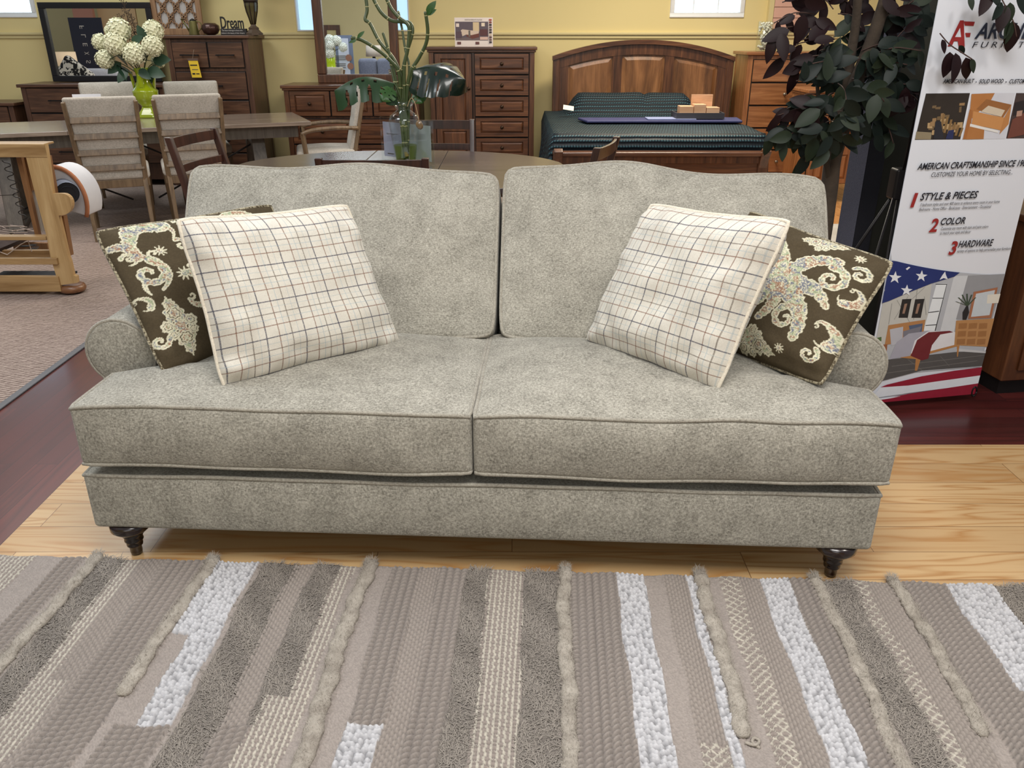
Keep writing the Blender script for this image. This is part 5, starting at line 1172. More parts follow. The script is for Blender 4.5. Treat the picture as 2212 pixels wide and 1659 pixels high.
# acrylic sign holder with paper
AC = glass('clear_acrylic', (.96, .98, .98, 1), .02, 1.2, .08); a = Zp(820, 346, .762); b2 = Zp(934, 362, .762); zt1 = Yp(818, 259, a.y).z; zt2 = Yp(934, 262, b2.y).z; zt = (zt1+zt2)/2; dd = (b2-a).normalized(); nn = Vector((dd.y, -dd.x, 0))
sh_ = thing('sign_holder', 'clear acrylic sign holder with white papers behind the glass vase', 'sign holder', (a+b2)/2)
off = Vector((0, .10, 0)); a += off; b2 += off
MB().prism([a, b2, b2+Vector((0, 0, zt-.762)), a+Vector((0, 0, zt-.762))], -nn*.006).build('acrylic_sheet', AC, sh_, world=True)
a2 = a+dd*.012-nn*.010; m2_ = a+(b2-a)*.42-nn*.010
MB().prism([a2+Vector((0, 0, .012)), m2_+Vector((0, 0, .012)), m2_+Vector((0, 0, zt-.79)), a2+Vector((0, 0, zt-.79))], -nn*.001).build('paper', mk('lilac_white_paper', S(196, 194, 216), .5), sh_, world=True)
m3_ = a+(b2-a)*.50-nn*.012; b3 = b2-dd*.03-nn*.012
MB().prism([m3_+Vector((0, 0, .012)), b3+Vector((0, 0, .012)), b3+Vector((0, 0, zt-.79)), m3_+Vector((0, 0, zt-.79))], -nn*.001).build('paper', mk('grey_printed_paper', S(168, 172, 166), .5, var=S(204, 206, 206), vscale=9), sh_, world=True)
for k, wd in ((.62, .10), (.60, .07), (.10, .06), (.09, .06), (.08, .05)):
    z = .77+(zt-.78)*k; q = a2+dd*.03+nn*.0012; MB().prism([q+Vector((0, 0, z-.762)), q+dd*wd+Vector((0, 0, z-.762)), q+dd*wd+Vector((0, 0, z-.760)), q+Vector((0, 0, z-.760))], nn*.0003).build('print_line', INK2, sh_, world=True)
o = MB().prism([Zp(770, 377, .763), Zp(905, 378, .763), Zp(918, 366, .763), Zp(840, 361, .763)], (0, 0, .004)).build('magazine', mk('glossy_magazine', S(214, 204, 196), .3, var=S(150, 176, 196), vscale=10)); tag(o, 'open glossy magazine on the oval table behind the near chair', 'magazine')
o = MB().prism([Zp(855, 366, .769), Zp(890, 366, .769), Zp(912, 360, .769), Zp(870, 361, .769)], (0, 0, .002)).build('leaflet', mk('yellow_leaflet', S(232, 186, 84), .4)); tag(o, 'yellow leaflet lying on the open magazine', 'leaflet')
# ================================================================ cutaway wooden sofa frame on the far left
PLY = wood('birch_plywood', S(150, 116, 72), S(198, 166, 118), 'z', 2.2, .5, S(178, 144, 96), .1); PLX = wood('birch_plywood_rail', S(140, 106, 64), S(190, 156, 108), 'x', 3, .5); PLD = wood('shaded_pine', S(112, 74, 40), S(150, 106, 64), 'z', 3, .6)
CY = 4.66; Cq = lambda x, y, Y=CY: Yp(x, y, Y)
cf = thing('sofa_frame_cutaway', 'cutaway plywood sofa frame showing springs and webbing at the left edge', 'sofa frame', (Cq(60, 640).x, CY, 0))
zoomp = lambda x, y: (x/4.367, 280+y/4.367)
out = [zoomp(*p) for p in ((428, 132), (447, 250), (497, 606), (560, 604))]+[(zoomp(585+95*math.sin(t), 706-102*math.cos(t))) for t in np.linspace(0, math.pi, 12)]+[zoomp(*p) for p in ((552, 812), (598, 1000), (640, 1190), (660, 1245), (690, 1375), (720, 1385), (728, 1445))]
left_in = [zoomp(*p) for p in ((380, 1508), (525, 1372), (495, 1215), (476, 1130), (440, 1010), (372, 700), (245, 262))]
side = out+[zoomp(550, 1470), zoomp(545, 1500), zoomp(530, 1380), zoomp(478, 1210), zoomp(440, 1010), zoomp(330, 600), zoomp(245, 262), zoomp(235, 165)]
pl = [Cq(x, y) for x, y in side]; MB().prism(pl, (0, .03, 0)).build('arm_panel', PLY, cf, world=True)
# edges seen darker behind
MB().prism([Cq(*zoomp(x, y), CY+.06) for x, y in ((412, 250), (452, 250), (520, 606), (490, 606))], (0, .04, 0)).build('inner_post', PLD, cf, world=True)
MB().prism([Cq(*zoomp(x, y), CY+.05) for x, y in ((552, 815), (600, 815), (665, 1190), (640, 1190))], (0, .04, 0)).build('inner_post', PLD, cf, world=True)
xl = Cq(-140, 300).x
def rail(name, y0px, y1px, xr_px, Y0, dep, M, xl_=xl):
    a_, b3 = Cq(*zoomp(xr_px, y0px), Y0), Cq(*zoomp(xr_px, y1px), Y0); MB().box(xl_, a_.x, Y0, Y0+dep, b3.z, a_.z).build(name, M, cf, world=True, bevel=.003)
rail('top_rail', 136, 262, 415, CY-.004, .03, PLX); rail('top_rail', 130, 150, 420, CY+.032, .10, PLX)
rail('bottom_rail', 1385, 1530, 545, CY-.012, .03, PLX); rail('seat_rail', 1215, 1275, 530, CY-.02, .03, PLX); rail('seat_rail', 1140, 1210, 470, CY+.12, .03, PLX); rail('seat_rail', 1010, 1045, 430, CY+.02, .06, PLX); rail('seat_rail', 1070, 1150, 440, CY+.45, .03, PLD)
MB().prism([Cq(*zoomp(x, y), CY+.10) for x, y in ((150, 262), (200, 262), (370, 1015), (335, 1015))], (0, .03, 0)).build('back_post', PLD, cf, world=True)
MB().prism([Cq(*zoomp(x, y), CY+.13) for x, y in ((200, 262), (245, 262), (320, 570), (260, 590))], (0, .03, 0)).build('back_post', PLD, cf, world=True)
MB().prism([Cq(*zoomp(x, y), CY+.16) for x, y in ((265, 600), (325, 565), (410, 965), (375, 950))], (0, .08, 0)).build('foam_pad', mk('white_foam', S(206, 200, 190), .9), cf, world=True)
WIR = mk('spring_wire', S(58, 54, 52), .35, .8); pts = []
for k in range(0, 7):
    y = 280+k*82; x0 = 50+k*26; pts += [(x0-32, y+10), (x0-10, y+28), (x0+34, y+38), (x0+48, y+62), (x0+8, y+78)]
MB().tube(smooth_path([Cq(*zoomp(x, y), CY+.12) for x, y in pts], 4), .0028, 6).build('zigzag_spring', WIR, cf, world=True, smooth=True)
MB().tube([Cq(*zoomp(-400, 640), CY+.12), Cq(*zoomp(165, 614), CY+.12)], .0018, 5).build('spring_tie', WIR, cf, world=True)
mb = MB()
for k in range(34):
    x = random.uniform(-300, 330); y = random.uniform(915, 1010); a_ = random.uniform(-120, 120); mb.tube([Cq(*zoomp(x-a_, y+random.uniform(-22, 22)), CY+random.uniform(.1, .5)), Cq(*zoomp(min(x+a_, 370), y+random.uniform(-22, 22)), CY+random.uniform(.1, .5))], .0022, 4)
mb.build('seat_webbing', mk('jute_string', S(190, 172, 158), .9), cf, world=True, kind='stuff')
MB().box(xl, Cq(*zoomp(330, 960), CY+.5).x, CY+.1, CY+.55, Cq(10, 510, CY+.3).z-.05, Cq(10, 510, CY+.3).z-.03).build('spring_deck', mk('dark_deck_cloth', S(64, 48, 42), .9), cf, world=True)
mb = MB()
for k in range(5):
    cc_ = Cq(*zoomp(240+k*14, 1110), CY+.3); mb.tube([cc_+Vector((.04*math.cos(t), .04*math.sin(t), .004*t-.03)) for t in np.linspace(0, 6.28*2, 26)], .0018, 4)
mb.build('coil_spring', WIR, cf, world=True, smooth=True)
MB().tube([Cq(*zoomp(x, y), CY+.10) for x, y in ((-200, 1080), (70, 1180), (200, 1080), (265, 1050), (300, 1150))], .003, 5).build('spring_tie', mk('pale_cord', S(206, 190, 176), .9), cf, world=True)
pz = Cq(*zoomp(10, 1350), CY+.3).z; MB().box(xl, Cq(*zoomp(520, 1375), CY+.05).x, CY+.04, CY+.3, pz, pz+.012).build('dust_cover', mk('black_dust_cover', S(30, 30, 34), .8), cf, world=True)
f0 = Cq(*zoomp(633, 1545)); MB().lathe([(.03, 0), (.07, .012), (.078, .03), (.07, .048), (.055, .055)], (Cq(*zoomp(633, 1500)).x, CY+.06, .003), 24).build('bun_foot', wood('walnut_bun', S(104, 66, 40), S(140, 96, 62), 'x', 5, .4), cf, world=True, smooth=True)
for x in (410, 0, -300): MB().lathe([(.02, 0), (.03, .01), (.028, .06)], (Cq(*zoomp(x, 1530)).x, CY+.2, .003), 14).build('glide_foot', BLK, cf, world=True)
# the padded arm and foam roll behind it
RW = mk('white_arm_padding', S(214, 212, 212), .9, var=S(190, 190, 196)); a_ = Cq(128, 420, CY+.25)
mb = MB(); cxx, czz = Cq(*zoomp(540, 560), CY+.2).x, Cq(*zoomp(540, 560), CY+.2).z
arcp = [(cxx+.16*math.cos(t)-.03, CY+.26, czz-.08+.20*math.sin(t)) for t in np.linspace(-.5, 2.2, 18)]
mb.prism(arcp+[(arcp[-1][0], CY+.26, czz-.1)], (0, .20, 0)).build('padded_arm', RW, cf, world=True, bevel=.01)
RUS = mk('rust_welt', S(176, 112, 74), .8); mb = MB(); mb.tube([(x*1+.0, CY+.255, z) for x, _, z in arcp], .013, 8).build('rust_trim', RUS, cf, world=True, smooth=True)
r0 = Cq(*zoomp(570, 520), CY+.42); r1 = Cq(*zoomp(640, 600), CY+.12); mb = MB(); mb.tube([r0, r1], .062, 24, cap=False); mb.tube([r1, r0], .040, 24, cap=False)
n_ = 24; v_ = [mb.v[n_+j] for j in range(n_)]; w_v = [mb.v[2*n_+j] for j in range(n_)]; 
mb.build('foam_roll', mk('blue_grey_felt', S(122, 128, 142), .95, bump=.4, bscale=150, var=S(96, 102, 116)), cf, world=True, smooth=True)
MB().tube([r1+(r0-r1)*.01, r1+(r0-r1)*.4], .0595, 24).build('roll_core', mk('roll_core_dark', S(24, 22, 24), .9), cf, world=True)
# ================================================================ banner stand
b0 = Zp(1862, 873, .03); b1 = Zp(2106, 851, .03); bx = (b1-b0).normalized(); bz = Vector((0, 0, 1)); bn = bx.cross(bz).normalized(); BH = 1.62
if bn.y > 0: bn = -bn
BW = (b1-b0).length
ban = thing('banner_stand', 'tall white printed banner stand with flag and bedroom picture, right of the sofa', 'banner', b0+bx*BW/2-Vector((0, 0, .03)))
def bp(px, py):
    p = pplane(px, py, b0, bn)-b0; return (p.dot(bx), p.z)
BAN = mk('matte_banner_vinyl', S(218, 222, 232), .5, var=S(214, 218, 228))
MB().prism([b0, b1, b1+bz*BH, b0+bz*BH], -bn*.003).build('banner_sheet', BAN, ban, world=True)
BP = []
def B(M, pts, nm): BP.append((M, [bp(*p) for p in pts], nm))
def Q(x0, y0, x1, y1, x2, y2, x3, y3): return [(x0, y0), (x1, y1), (x2, y2), (x3, y3)]
# row of three pictures
B(CM(46, 38, 32), Q(2000, 202, 2095, 201, 2074, 301, 1976, 302), 'printed_picture'); B(CM(206, 208, 218), Q(2100, 201, 2192, 201, 2171, 300, 2078, 301), 'printed_picture'); B(CM(70, 56, 54), Q(2195, 201, 2280, 201, 2262, 298, 2173, 299), 'printed_picture')
for k in range(26):
    random.seed(k); x = 1995+random.random()*80; y = 222+random.random()*62; w = 5+random.random()*9; h = 4+random.random()*8
    if x-(y-200)*.2 < 1980: x += 20
    if x+w > 2093-(y-200)*.21: x -= 18
    B(CM(*((150, 120, 84), (112, 92, 66), (178, 150, 110))[k % 3]), Q(x, y, x+w, y-1, x+w-1, y+h, x-1, y+h), 'printed_crates')
for k in range(6): B(CM(132, 104, 66), Q(2036+k*8, 246+k*6, 2041+k*8, 246+k*6, 2034+k*8, 285+k*2, 2029+k*8, 285+k*2), 'printed_planks')
B(CM(40, 40, 48), Q(2020, 262, 2032, 262, 2038, 300, 2016, 300), 'printed_figure'); B(CM(40, 48, 90), Q(2048, 282, 2060, 280, 2058, 300, 2042, 300), 'printed_figure'); B(CM(140, 128, 104), Q(1979, 284, 2012, 286, 2010, 301, 1976, 301), 'printed_bench')
B(CM(176, 118, 66), Q(2098, 203, 2148, 201, 2140, 216, 2092, 262), 'printed_cabinet'); B(CM(164, 106, 58), Q(2094, 236, 2100, 238, 2094, 300, 2079, 301), 'printed_cabinet'); B(CM(172, 116, 66), Q(2094, 268, 2126, 272, 2124, 300, 2086, 301), 'printed_cabinet')
B(CM(150, 100, 56), Q(2108, 236, 2130, 214, 2184, 226, 2166, 254), 'printed_drawer_inside'); B(CM(196, 140, 86), Q(2102, 240, 2168, 254, 2164, 282, 2098, 268), 'printed_drawer'); B(CM(184, 128, 76), Q(2168, 254, 2184, 226, 2178, 268, 2158, 290), 'printed_drawer'); B(CM(206, 192, 172), Q(2118, 241, 2134, 228, 2170, 238, 2162, 252), 'printed_drawer_bottom'); B(CM(226, 224, 222), Q(2095, 267, 2156, 282, 2155, 287, 2094, 273), 'printed_drawer_slide')
B(CM(40, 34, 36), Q(2192, 222, 2214, 216, 2214, 240, 2188, 250), 'printed_hair'); B(CM(112, 66, 54), Q(2186, 258, 2214, 242, 2214, 290, 2175, 299), 'printed_shirt'); B(CM(176, 140, 124), Q(2196, 240, 2208, 238, 2206, 250, 2194, 252), 'printed_face')
# logo
RED = CM(152, 40, 40); NVY = CM(34, 42, 62)
B(RED, [(2073, 44), (2081, 44), (2083, 101), (2070, 101), (2068, 89), (2060, 89), (2055, 100), (2046, 100)], 'logo_letter'); B(BAN, [(2073, 60), (2062, 80), (2075, 80)], 'logo_counter')
B(RED, Q(2081, 46, 2105, 47, 2102, 56, 2083, 55), 'logo_bar'); B(RED, Q(2084, 71, 2096, 71, 2094, 80, 2086, 80), 'logo_bar')
# curved white shoulder, flag, bedroom picture
def curve_y(x): 
    t = (x-1925)/(2195-1925); return 561+33*(1-(1-t)**2.2) if t < 1 else 594
B(CM(178, 182, 190), [(1900, 548)]+[(x, curve_y(x)) for x in range(1925, 2175, 12)]+[(2176, 590), (2116, 792), (1880, 812)], 'bedroom_picture')
B(CM(206, 210, 216), Q(2060, 596, 2090, 595, 2060, 716, 2030, 716), 'printed_wall'); B(CM(150, 152, 158), Q(2090, 595, 2176, 591, 2140, 694, 2064, 690), 'printed_wall')
B(CM(192, 192, 188), Q(1908, 645, 2012, 612, 1996, 735, 1890, 745), 'printed_wall'); B(CM(226, 232, 238), Q(2022, 613, 2044, 612, 2018, 714, 1994, 714), 'printed_window')
for e in (((2020, 613), (2044, 613)), ((2013, 643), (2036, 643)), ((2004, 674), (2027, 671)), ((1998, 702), (2022, 700)), ((2044, 613), (2018, 715))):
    (xa_, ya_), (xb_, yb_) = e; B(CM(44, 48, 52), Q(xa_, ya_, xb_, yb_, xb_+1.5, yb_+1.6, xa_+.5, ya_+1.6), 'printed_mullion')
for e in (((1960, 640), (1930, 690)), ((1936, 648), (1966, 700)), ((1980, 622), (1972, 690)), ((1996, 620), (1966, 648)), ((1925, 655), (1918, 700)), ((1995, 640), (1999, 680))):
    (xa_, ya_), (xb_, yb_) = e; B(CM(150, 150, 148), Q(xa_, ya_, xa_+1.4, ya_, xb_+1.4, yb_, xb_, yb_), 'printed_batten')
for x in (1948, 1976): B(CM(38, 36, 38), Q(x, 646, x+20, 645, x+12, 686, x-8, 686), 'printed_frame'); B(CM(150, 120, 104), Q(x+5, 656, x+11, 655, x+5, 677, x, 677), 'printed_art')
B(CM(86, 84, 84), [(1886, 800), (1918, 776), (2060, 760), (2136, 757), (2120, 790), (1990, 800), (1905, 822)], 'printed_rug'); B(CM(198, 200, 204), Q(2066, 752, 2134, 758, 2132, 762, 2064, 758), 'printed_floor')
for e in (((1905, 806), (2110, 778)), ((1925, 790), (2125, 766)), ((1960, 775), (1990, 798)), ((2030, 768), (2050, 790))):
    (xa_, ya_), (xb_, yb_) = e; B(CM(112, 110, 108), Q(xa_, ya_, xb_, yb_, xb_, yb_+1.4, xa_, ya_+1.4), 'printed_rug_line')
B(CM(176, 128, 84), Q(1918, 702, 1998, 690, 1992, 730, 1910, 745), 'printed_headboard'); B(CM(150, 96, 64), Q(1903, 744, 1916, 743, 1914, 764, 1903, 760), 'printed_nightstand'); B(CM(84, 110, 66), Q(1891, 730, 1903, 727, 1903, 736, 1893, 738), 'printed_plant')
B(CM(184, 186, 196), Q(1921, 711, 1950, 705, 1948, 740, 1924, 746), 'printed_pillow'); B(CM(84, 98, 126), Q(1962, 703, 1992, 698, 1990, 716, 1966, 722), 'printed_pillow'); B(CM(122, 122, 134), Q(1950, 715, 1990, 704, 1984, 720, 1950, 732), 'printed_pillow')
B(CM(180, 128, 78), [(1944, 758), (2070, 738), (2072, 746), (1990, 768), (1980, 800), (1975, 800), (1977, 775), (1944, 772)], 'printed_bed_rail'); B(CM(180, 128, 78), Q(2066, 744, 2072, 742, 2068, 770, 2066, 770), 'printed_bed_leg')
B(CM(222, 222, 228), [(1945, 750), (1975, 722), (2010, 714), (2060, 716), (2074, 724), (2070, 742), (1985, 764), (1950, 762)], 'printed_duvet'); B(CM(168, 168, 182), [(1920, 776), (1936, 738), (1962, 720), (2005, 714), (1975, 735), (1965, 768), (1940, 772)], 'printed_blanket'); B(CM(112, 38, 46), [(1966, 768), (1980, 734), (2005, 717), (2050, 714), (2058, 717), (2030, 722), (2012, 745), (2004, 774), (1990, 778)], 'printed_throw')
B(CM(182, 136, 90), Q(2064, 692, 2150, 687, 2136, 748, 2060, 745), 'printed_dresser')
for r_ in range(3):
    for c_ in range(3): x = 2070+c_*22-r_*2; y = 698+r_*17; B(CM(158, 112, 70), Q(x, y, x+18, y-1, x+16.5, y+11, x-1.5, y+12), 'printed_drawer')
B(CM(164, 110, 82), [(2102, 630), (2154, 620), (2140, 686), (2090, 688)], 'printed_mirror_frame'); B(CM(196, 204, 212), [(2107, 634), (2148, 626), (2136, 680), (2096, 684)], 'printed_mirror'); B(CM(222, 218, 208), Q(2132, 636, 2160, 634, 2156, 654, 2130, 655), 'printed_lamp_shade'); B(CM(34, 34, 38), [(2086, 660), (2090, 660), (2092, 674), (2086, 690), (2078, 690), (2078, 674)], 'printed_vase')
for a_ in (-1.2, -.8, -.4, 0, .4, .8): B(CM(60, 76, 60), [(2087, 660), (2087+26*math.sin(a_)-1, 660-26*math.cos(a_)), (2087+26*math.sin(a_)+2, 660-26*math.cos(a_)), (2090, 660)], 'printed_branch')
B(CM(30, 48, 110), [(1926, 563)]+[(x, curve_y(x)) for x in range(1936, 2075, 8)]+[(2060, 597), (2010, 612), (1960, 632), (1918, 650), (1894, 655), (1905, 600)], 'flag_field')
def star5(cx, cy, r, rot=0): return [(cx+(r if k % 2 == 0 else r*.4)*math.sin(rot+k*math.pi/5)*1.02, cy-(r if k % 2 == 0 else r*.4)*math.cos(rot+k*math.pi/5)) for k in range(10)]
WB = CM(226, 230, 238)
for cx, cy, r in ((1932, 599, 14), (1989, 596, 13), (1957, 627, 13), (1900, 628, 10)): B(WB, star5(cx, cy, r, .1), 'flag_star')
B(WB, [(2034, 594), (2040, 586), (2042, 594), (2046, 603), (2037, 600), (2028, 604)], 'flag_star'); B(WB, [(1955, 580), (1962, 575.5), (1965, 577), (1958, 583)], 'flag_star')
B(CM(150, 30, 54), [(1915, 830), (1990, 812), (2060, 800), (2122, 792), (2117, 810), (2030, 822), (1960, 832), (1900, 836)], 'flag_stripe'); B(WB, [(1900, 836), (1960, 832), (2030, 822), (2117, 810), (2113, 827), (2040, 838), (1960, 848), (1880, 860)], 'flag_stripe'); B(CM(150, 30, 54), [(1870, 868), (1960, 850), (2040, 838), (2113, 827), (2106, 850), (1865, 872)], 'flag_stripe')
for e in (((1893, 852), (1960, 846), (1950, 850), (1890, 858)), ((1885, 860), (1945, 855), (1920, 860), (1880, 866))): B(WB, list(e), 'brush_stroke')
X = bx; Zv = bz
Nn = bn
for i, (M, pl, nm) in enumerate(BP):
    pl = [(max(.001, min(BW-.001, u)), max(.001, min(BH-.001, v))) for u, v in pl]
    MB().add([b0+bx*u+bz*v+bn*(.0008+.00003*i) for u, v in pl], [tuple(range(len(pl)))]).build(nm, M, ban, world=True, merge=False)
TXT = CM(30, 32, 44)
def bt(s, xl_, yl_, xr_, h, sh=.2, M=TXT, bold=0.0):
    u, v = bp(xl_, yl_); ur, _ = bp(xr_, yl_); vh = bp(xl_, yl_-h)[1]-v
    textmesh(s, M, ban, b0+bx*u+bz*v+bn*.0058, bx, bz, ur-u, vh, sh, bold=bold, off=0)
# textmesh normal is X x Y; banner faces bn
bt('ARCHBOLD', 2102, 83, 2296, 33, .25, NVY, .022); bt('F U R N I T U R E', 2097, 103, 2270, 13, .2)
bt('AMERICAN BUILT', 2034, 180, 2101, 9, .25, bold=.02); bt('•', 2104, 180, 2107, 6); bt('SOLID WOOD', 2112, 180, 2164, 9, .25, bold=.02); bt('•', 2168, 180, 2172, 6); bt('CUSTOM', 2177, 180, 2212, 9, .25, bold=.02)
bt('AMERICAN CRAFTSMANSHIP SINCE 1904', 1979, 366, 2217, 13.5, .25, bold=.022); bt('CUSTOMIZE YOUR HOME BY SELECTING...', 2009, 382, 2183, 10, .2)
bt('1', 1964, 446, 1976, 28, .15, RED, .04); bt('STYLE & PIECES', 1985, 432, 2108, 15, .25, bold=.02); bt('5 bedroom styles and over 400 items to enhance every room in your home', 1985, 445, 2155, 6.5, .3); bt('Bedrooms - Home Office - Bookcases - Entertainment - Occasional', 1983, 455, 2137, 6.5, .3)
bt('2', 2004, 500, 2021, 27, .15, RED, .03); bt('COLOR', 2029, 485, 2081, 14, .25, bold=.02); bt('Customize any room with stain and paint colors', 2030, 496.5, 2131, 6.5, .3); bt('to match your style and decor', 2028, 506, 2094, 6.5, .3)
bt('3', 2046, 549, 2062, 27, .15, RED, .03); bt('HARDWARE', 2067, 534, 2141, 14, .25, bold=.02); bt('variety of options to help personalize your furniture', 2065, 545, 2179, 6.5, .3)
# X-stand behind
c = b0+bx*BW*.5-bn*.10
hub = Yp(1945, 398, c.y+.02); MB().box(hub.x-.03, hub.x+.03, hub.y-.02, hub.y+.05, hub.z-.06, hub.z+.06).build('stand_hub', BLK, ban, world=True, bevel=.01)
for tgt in (b0+bx*.02+bz*BH, b1-bx*.02+bz*BH, b0+bx*.0-bz*.0, b1-bx*.01): MB().tube([hub, Vector(tgt)-bn*.006], .006, 8).build('stand_pole', BLK, ban, world=True, smooth=True)
MB().tube([hub, hub+Vector((-.25, .35, -hub.z+.02))], .007, 8).build('stand_leg', BLK, ban, world=True, smooth=True)
MB().tube([hub+Vector((-.01, 0, 0)), b0+Vector((-.16, -.05, -.02))], .006, 8).build('stand_leg', BLK, ban, world=True, smooth=True)
hk = b1-bx*.012+bz*.02; MB().tube([hk+bn*.006+Vector((.01*math.cos(t), 0, .022*math.sin(t)-.005)) for t in np.linspace(0, 6.28, 14)], .0035, 6).build('corner_hook', BLK, ban, world=True, smooth=True)
# ================================================================ grey fabric screen and dark wall behind the banner
PD = mk('charcoal_fabric', S(26, 26, 34), .9, bump=.4, bscale=300); PLG = mk('grey_tweed_edge', S(92, 92, 104), .95, bump=.5, bscale=300, var=S(64, 64, 76), vscale=200)
PYs = 3.62; q0 = Yp(1828, 500, PYs); q1 = Yp(1846, 500, PYs); q2 = Yp(1884, 500, PYs)
scn = thing('display_screen', 'charcoal fabric-covered display screen between the tree and the banner', 'screen', (q2.x, PYs, 0)); zs_ = 1.52
MB().prism([(q0.x, PYs+.10, 0), (q1.x, PYs, 0), (q1.x, PYs, zs_), (q0.x, PYs+.10, zs_)], (.012, .02, 0)).build('screen_edge', PLG, scn, world=True)
MB().box(q1.x+.001, q2.x, PYs, PYs+.12, 0, zs_).build('screen_frame', PD, scn, world=True, bevel=.004)
MB().box(q2.x, 2.12, PYs+.05, PYs+.09, 0, 1.75).build('screen_panel', mk('dark_olive_panel', S(44, 44, 36), .9, var=S(38, 38, 30)), scn, world=True)
# wooden cabinet at the right edge
a = Zp(2140, 845, 0); CBW = wood('chestnut_cabinet', S(62, 34, 18), S(104, 62, 34), 'z', 3, .35, S(84, 48, 26), .3)
a = Zp(2135, 832, .06); cb = thing('side_cabinet', 'chestnut wood cabinet cut off at the right edge, behind the banner', 'cabinet', (a.x+.3, a.y+.3, 0), math.radians(8))
MB().box(-.28, .4, -.25, .25, .07, .74).build('carcass', CBW, cb, bevel=.006); MB().box(-.26, .4, -.22, .25, 0, .07).build('plinth', BLK, cb); MB().box(-.30, .42, -.27, .27, .74, .77).build('top', CBW, cb, bevel=.006)
MB().box(-.22, .38, -.262, -.25, .12, .70).build('door', CBW, cb, bevel=.004)
# ================================================================ artificial tree
BRK = mk('rough_bark', S(78, 66, 54), .95, bump=1, bscale=40, var=S(46, 38, 32), vscale=14); LG = mk('silk_leaf_green', S(24, 36, 29), .5, spec=.25, var=S(10, 18, 17), vscale=7); LG2 = mk('silk_leaf_olive', S(40, 50, 34), .5, spec=.25, var=S(22, 32, 22), vscale=7); LMr = mk('silk_leaf_maroon', S(34, 10, 15), .5, spec=.25, var=S(15, 5, 8), vscale=7)
TY = 3.28; tx = Yp(1780, 500, TY).x
tr_ = thing('artificial_tree', 'artificial ficus tree with dark green and maroon leaves behind the sofa', 'tree', (tx, TY, 0))
def tpath(pts, Y0=TY): return smooth_path([Yp(p[0], p[1], Y0+(p[2] if len(p) > 2 else 0)) for p in pts], 6)
main = [Vector((tx, TY, .12))]+tpath([(1782, 470), (1792, 400), (1800, 340), (1822, 270), (1838, 210), (1860, 150), (1886, 80), (1912, 0), (1935, -90)])
MB().tube(main, [.036-.016*i/len(main) for i in range(len(main))], 12).build('trunk', BRK, tr_, world=True, smooth=True)
sec = tpath([(1800, 345, .03), (1810, 280, .05), (1826, 200, .05), (1838, 120, .04), (1850, 40, .03), (1856, -60, .0)]); MB().tube(sec, [.024-.010*i/len(sec) for i in range(len(sec))], 10).build('trunk', BRK, tr_, world=True, smooth=True)
sec = tpath([(1792, 400, .0), (1782, 330, -.05), (1772, 250, -.08), (1765, 180, -.08)]); MB().tube(sec, [.014-.008*i/len(sec) for i in range(len(sec))], 8).build('branch', BRK, tr_, world=True, smooth=True)
MB().lathe([(.0, 0), (.15, 0), (.19, .26), (.19, .28), (.17, .28), (.165, .24), (0, .24)], (tx, TY+.02, 0), 28).build('pot', mk('dark_planter', S(44, 40, 38), .6), tr_, world=True, smooth=True)
RR = random.Random(11); LM = {0: MB(), 1: MB(), 2: MB()}; TW = MB()
def leaf(px, py, ang, L, kind, dY=0, face=None):
    p = Yp(px, py, TY+dY); d = Vector((math.cos(ang), RR.uniform(-.35, .25), -math.sin(ang))); n_ = Vector((RR.uniform(-.5, .5), -1, RR.uniform(-.2, .7)))
    leafshape(LM[kind], p, d, n_, L, L*RR.uniform(.21, .28), RR.uniform(.1, .35), RR.uniform(.0, .25), 8)
def spray(x0, y0, x1, y1, n, kinds, dY=0, L=(.06, .105)):
    """twig from (x0,y0) to (x1,y1) with alternate drooping leaves"""
    mx, my = (x0+x1)/2+RR.uniform(-8, 8), (y0+y1)/2-12; pts = smooth_path([Yp(x0, y0, TY+dY*.3), Yp(mx, my, TY+dY*.8), Yp(x1, y1, TY+dY)], 5); TW.tube(pts, .0022, 5)
    base_a = math.atan2(y1-y0, x1-x0)
    for i in range(n):
        t = (i+1.2)/(n+.6); t = min(t, 1); ax = (1-t)**2*x0+2*t*(1-t)*mx+t*t*x1; ay = (1-t)**2*y0+2*t*(1-t)*my+t*t*y1
        a_ = base_a*.45+math.pi/2*.55+RR.uniform(-.7, .7)+(.8 if i % 2 else -.8)*(.0 if i == n-1 else .8); leaf(ax, ay, a_, RR.uniform(*L), RR.choice(kinds), dY+RR.uniform(-.05, .05))
g, o_, m_ = [0, 0, 1], [1, 0], [2]
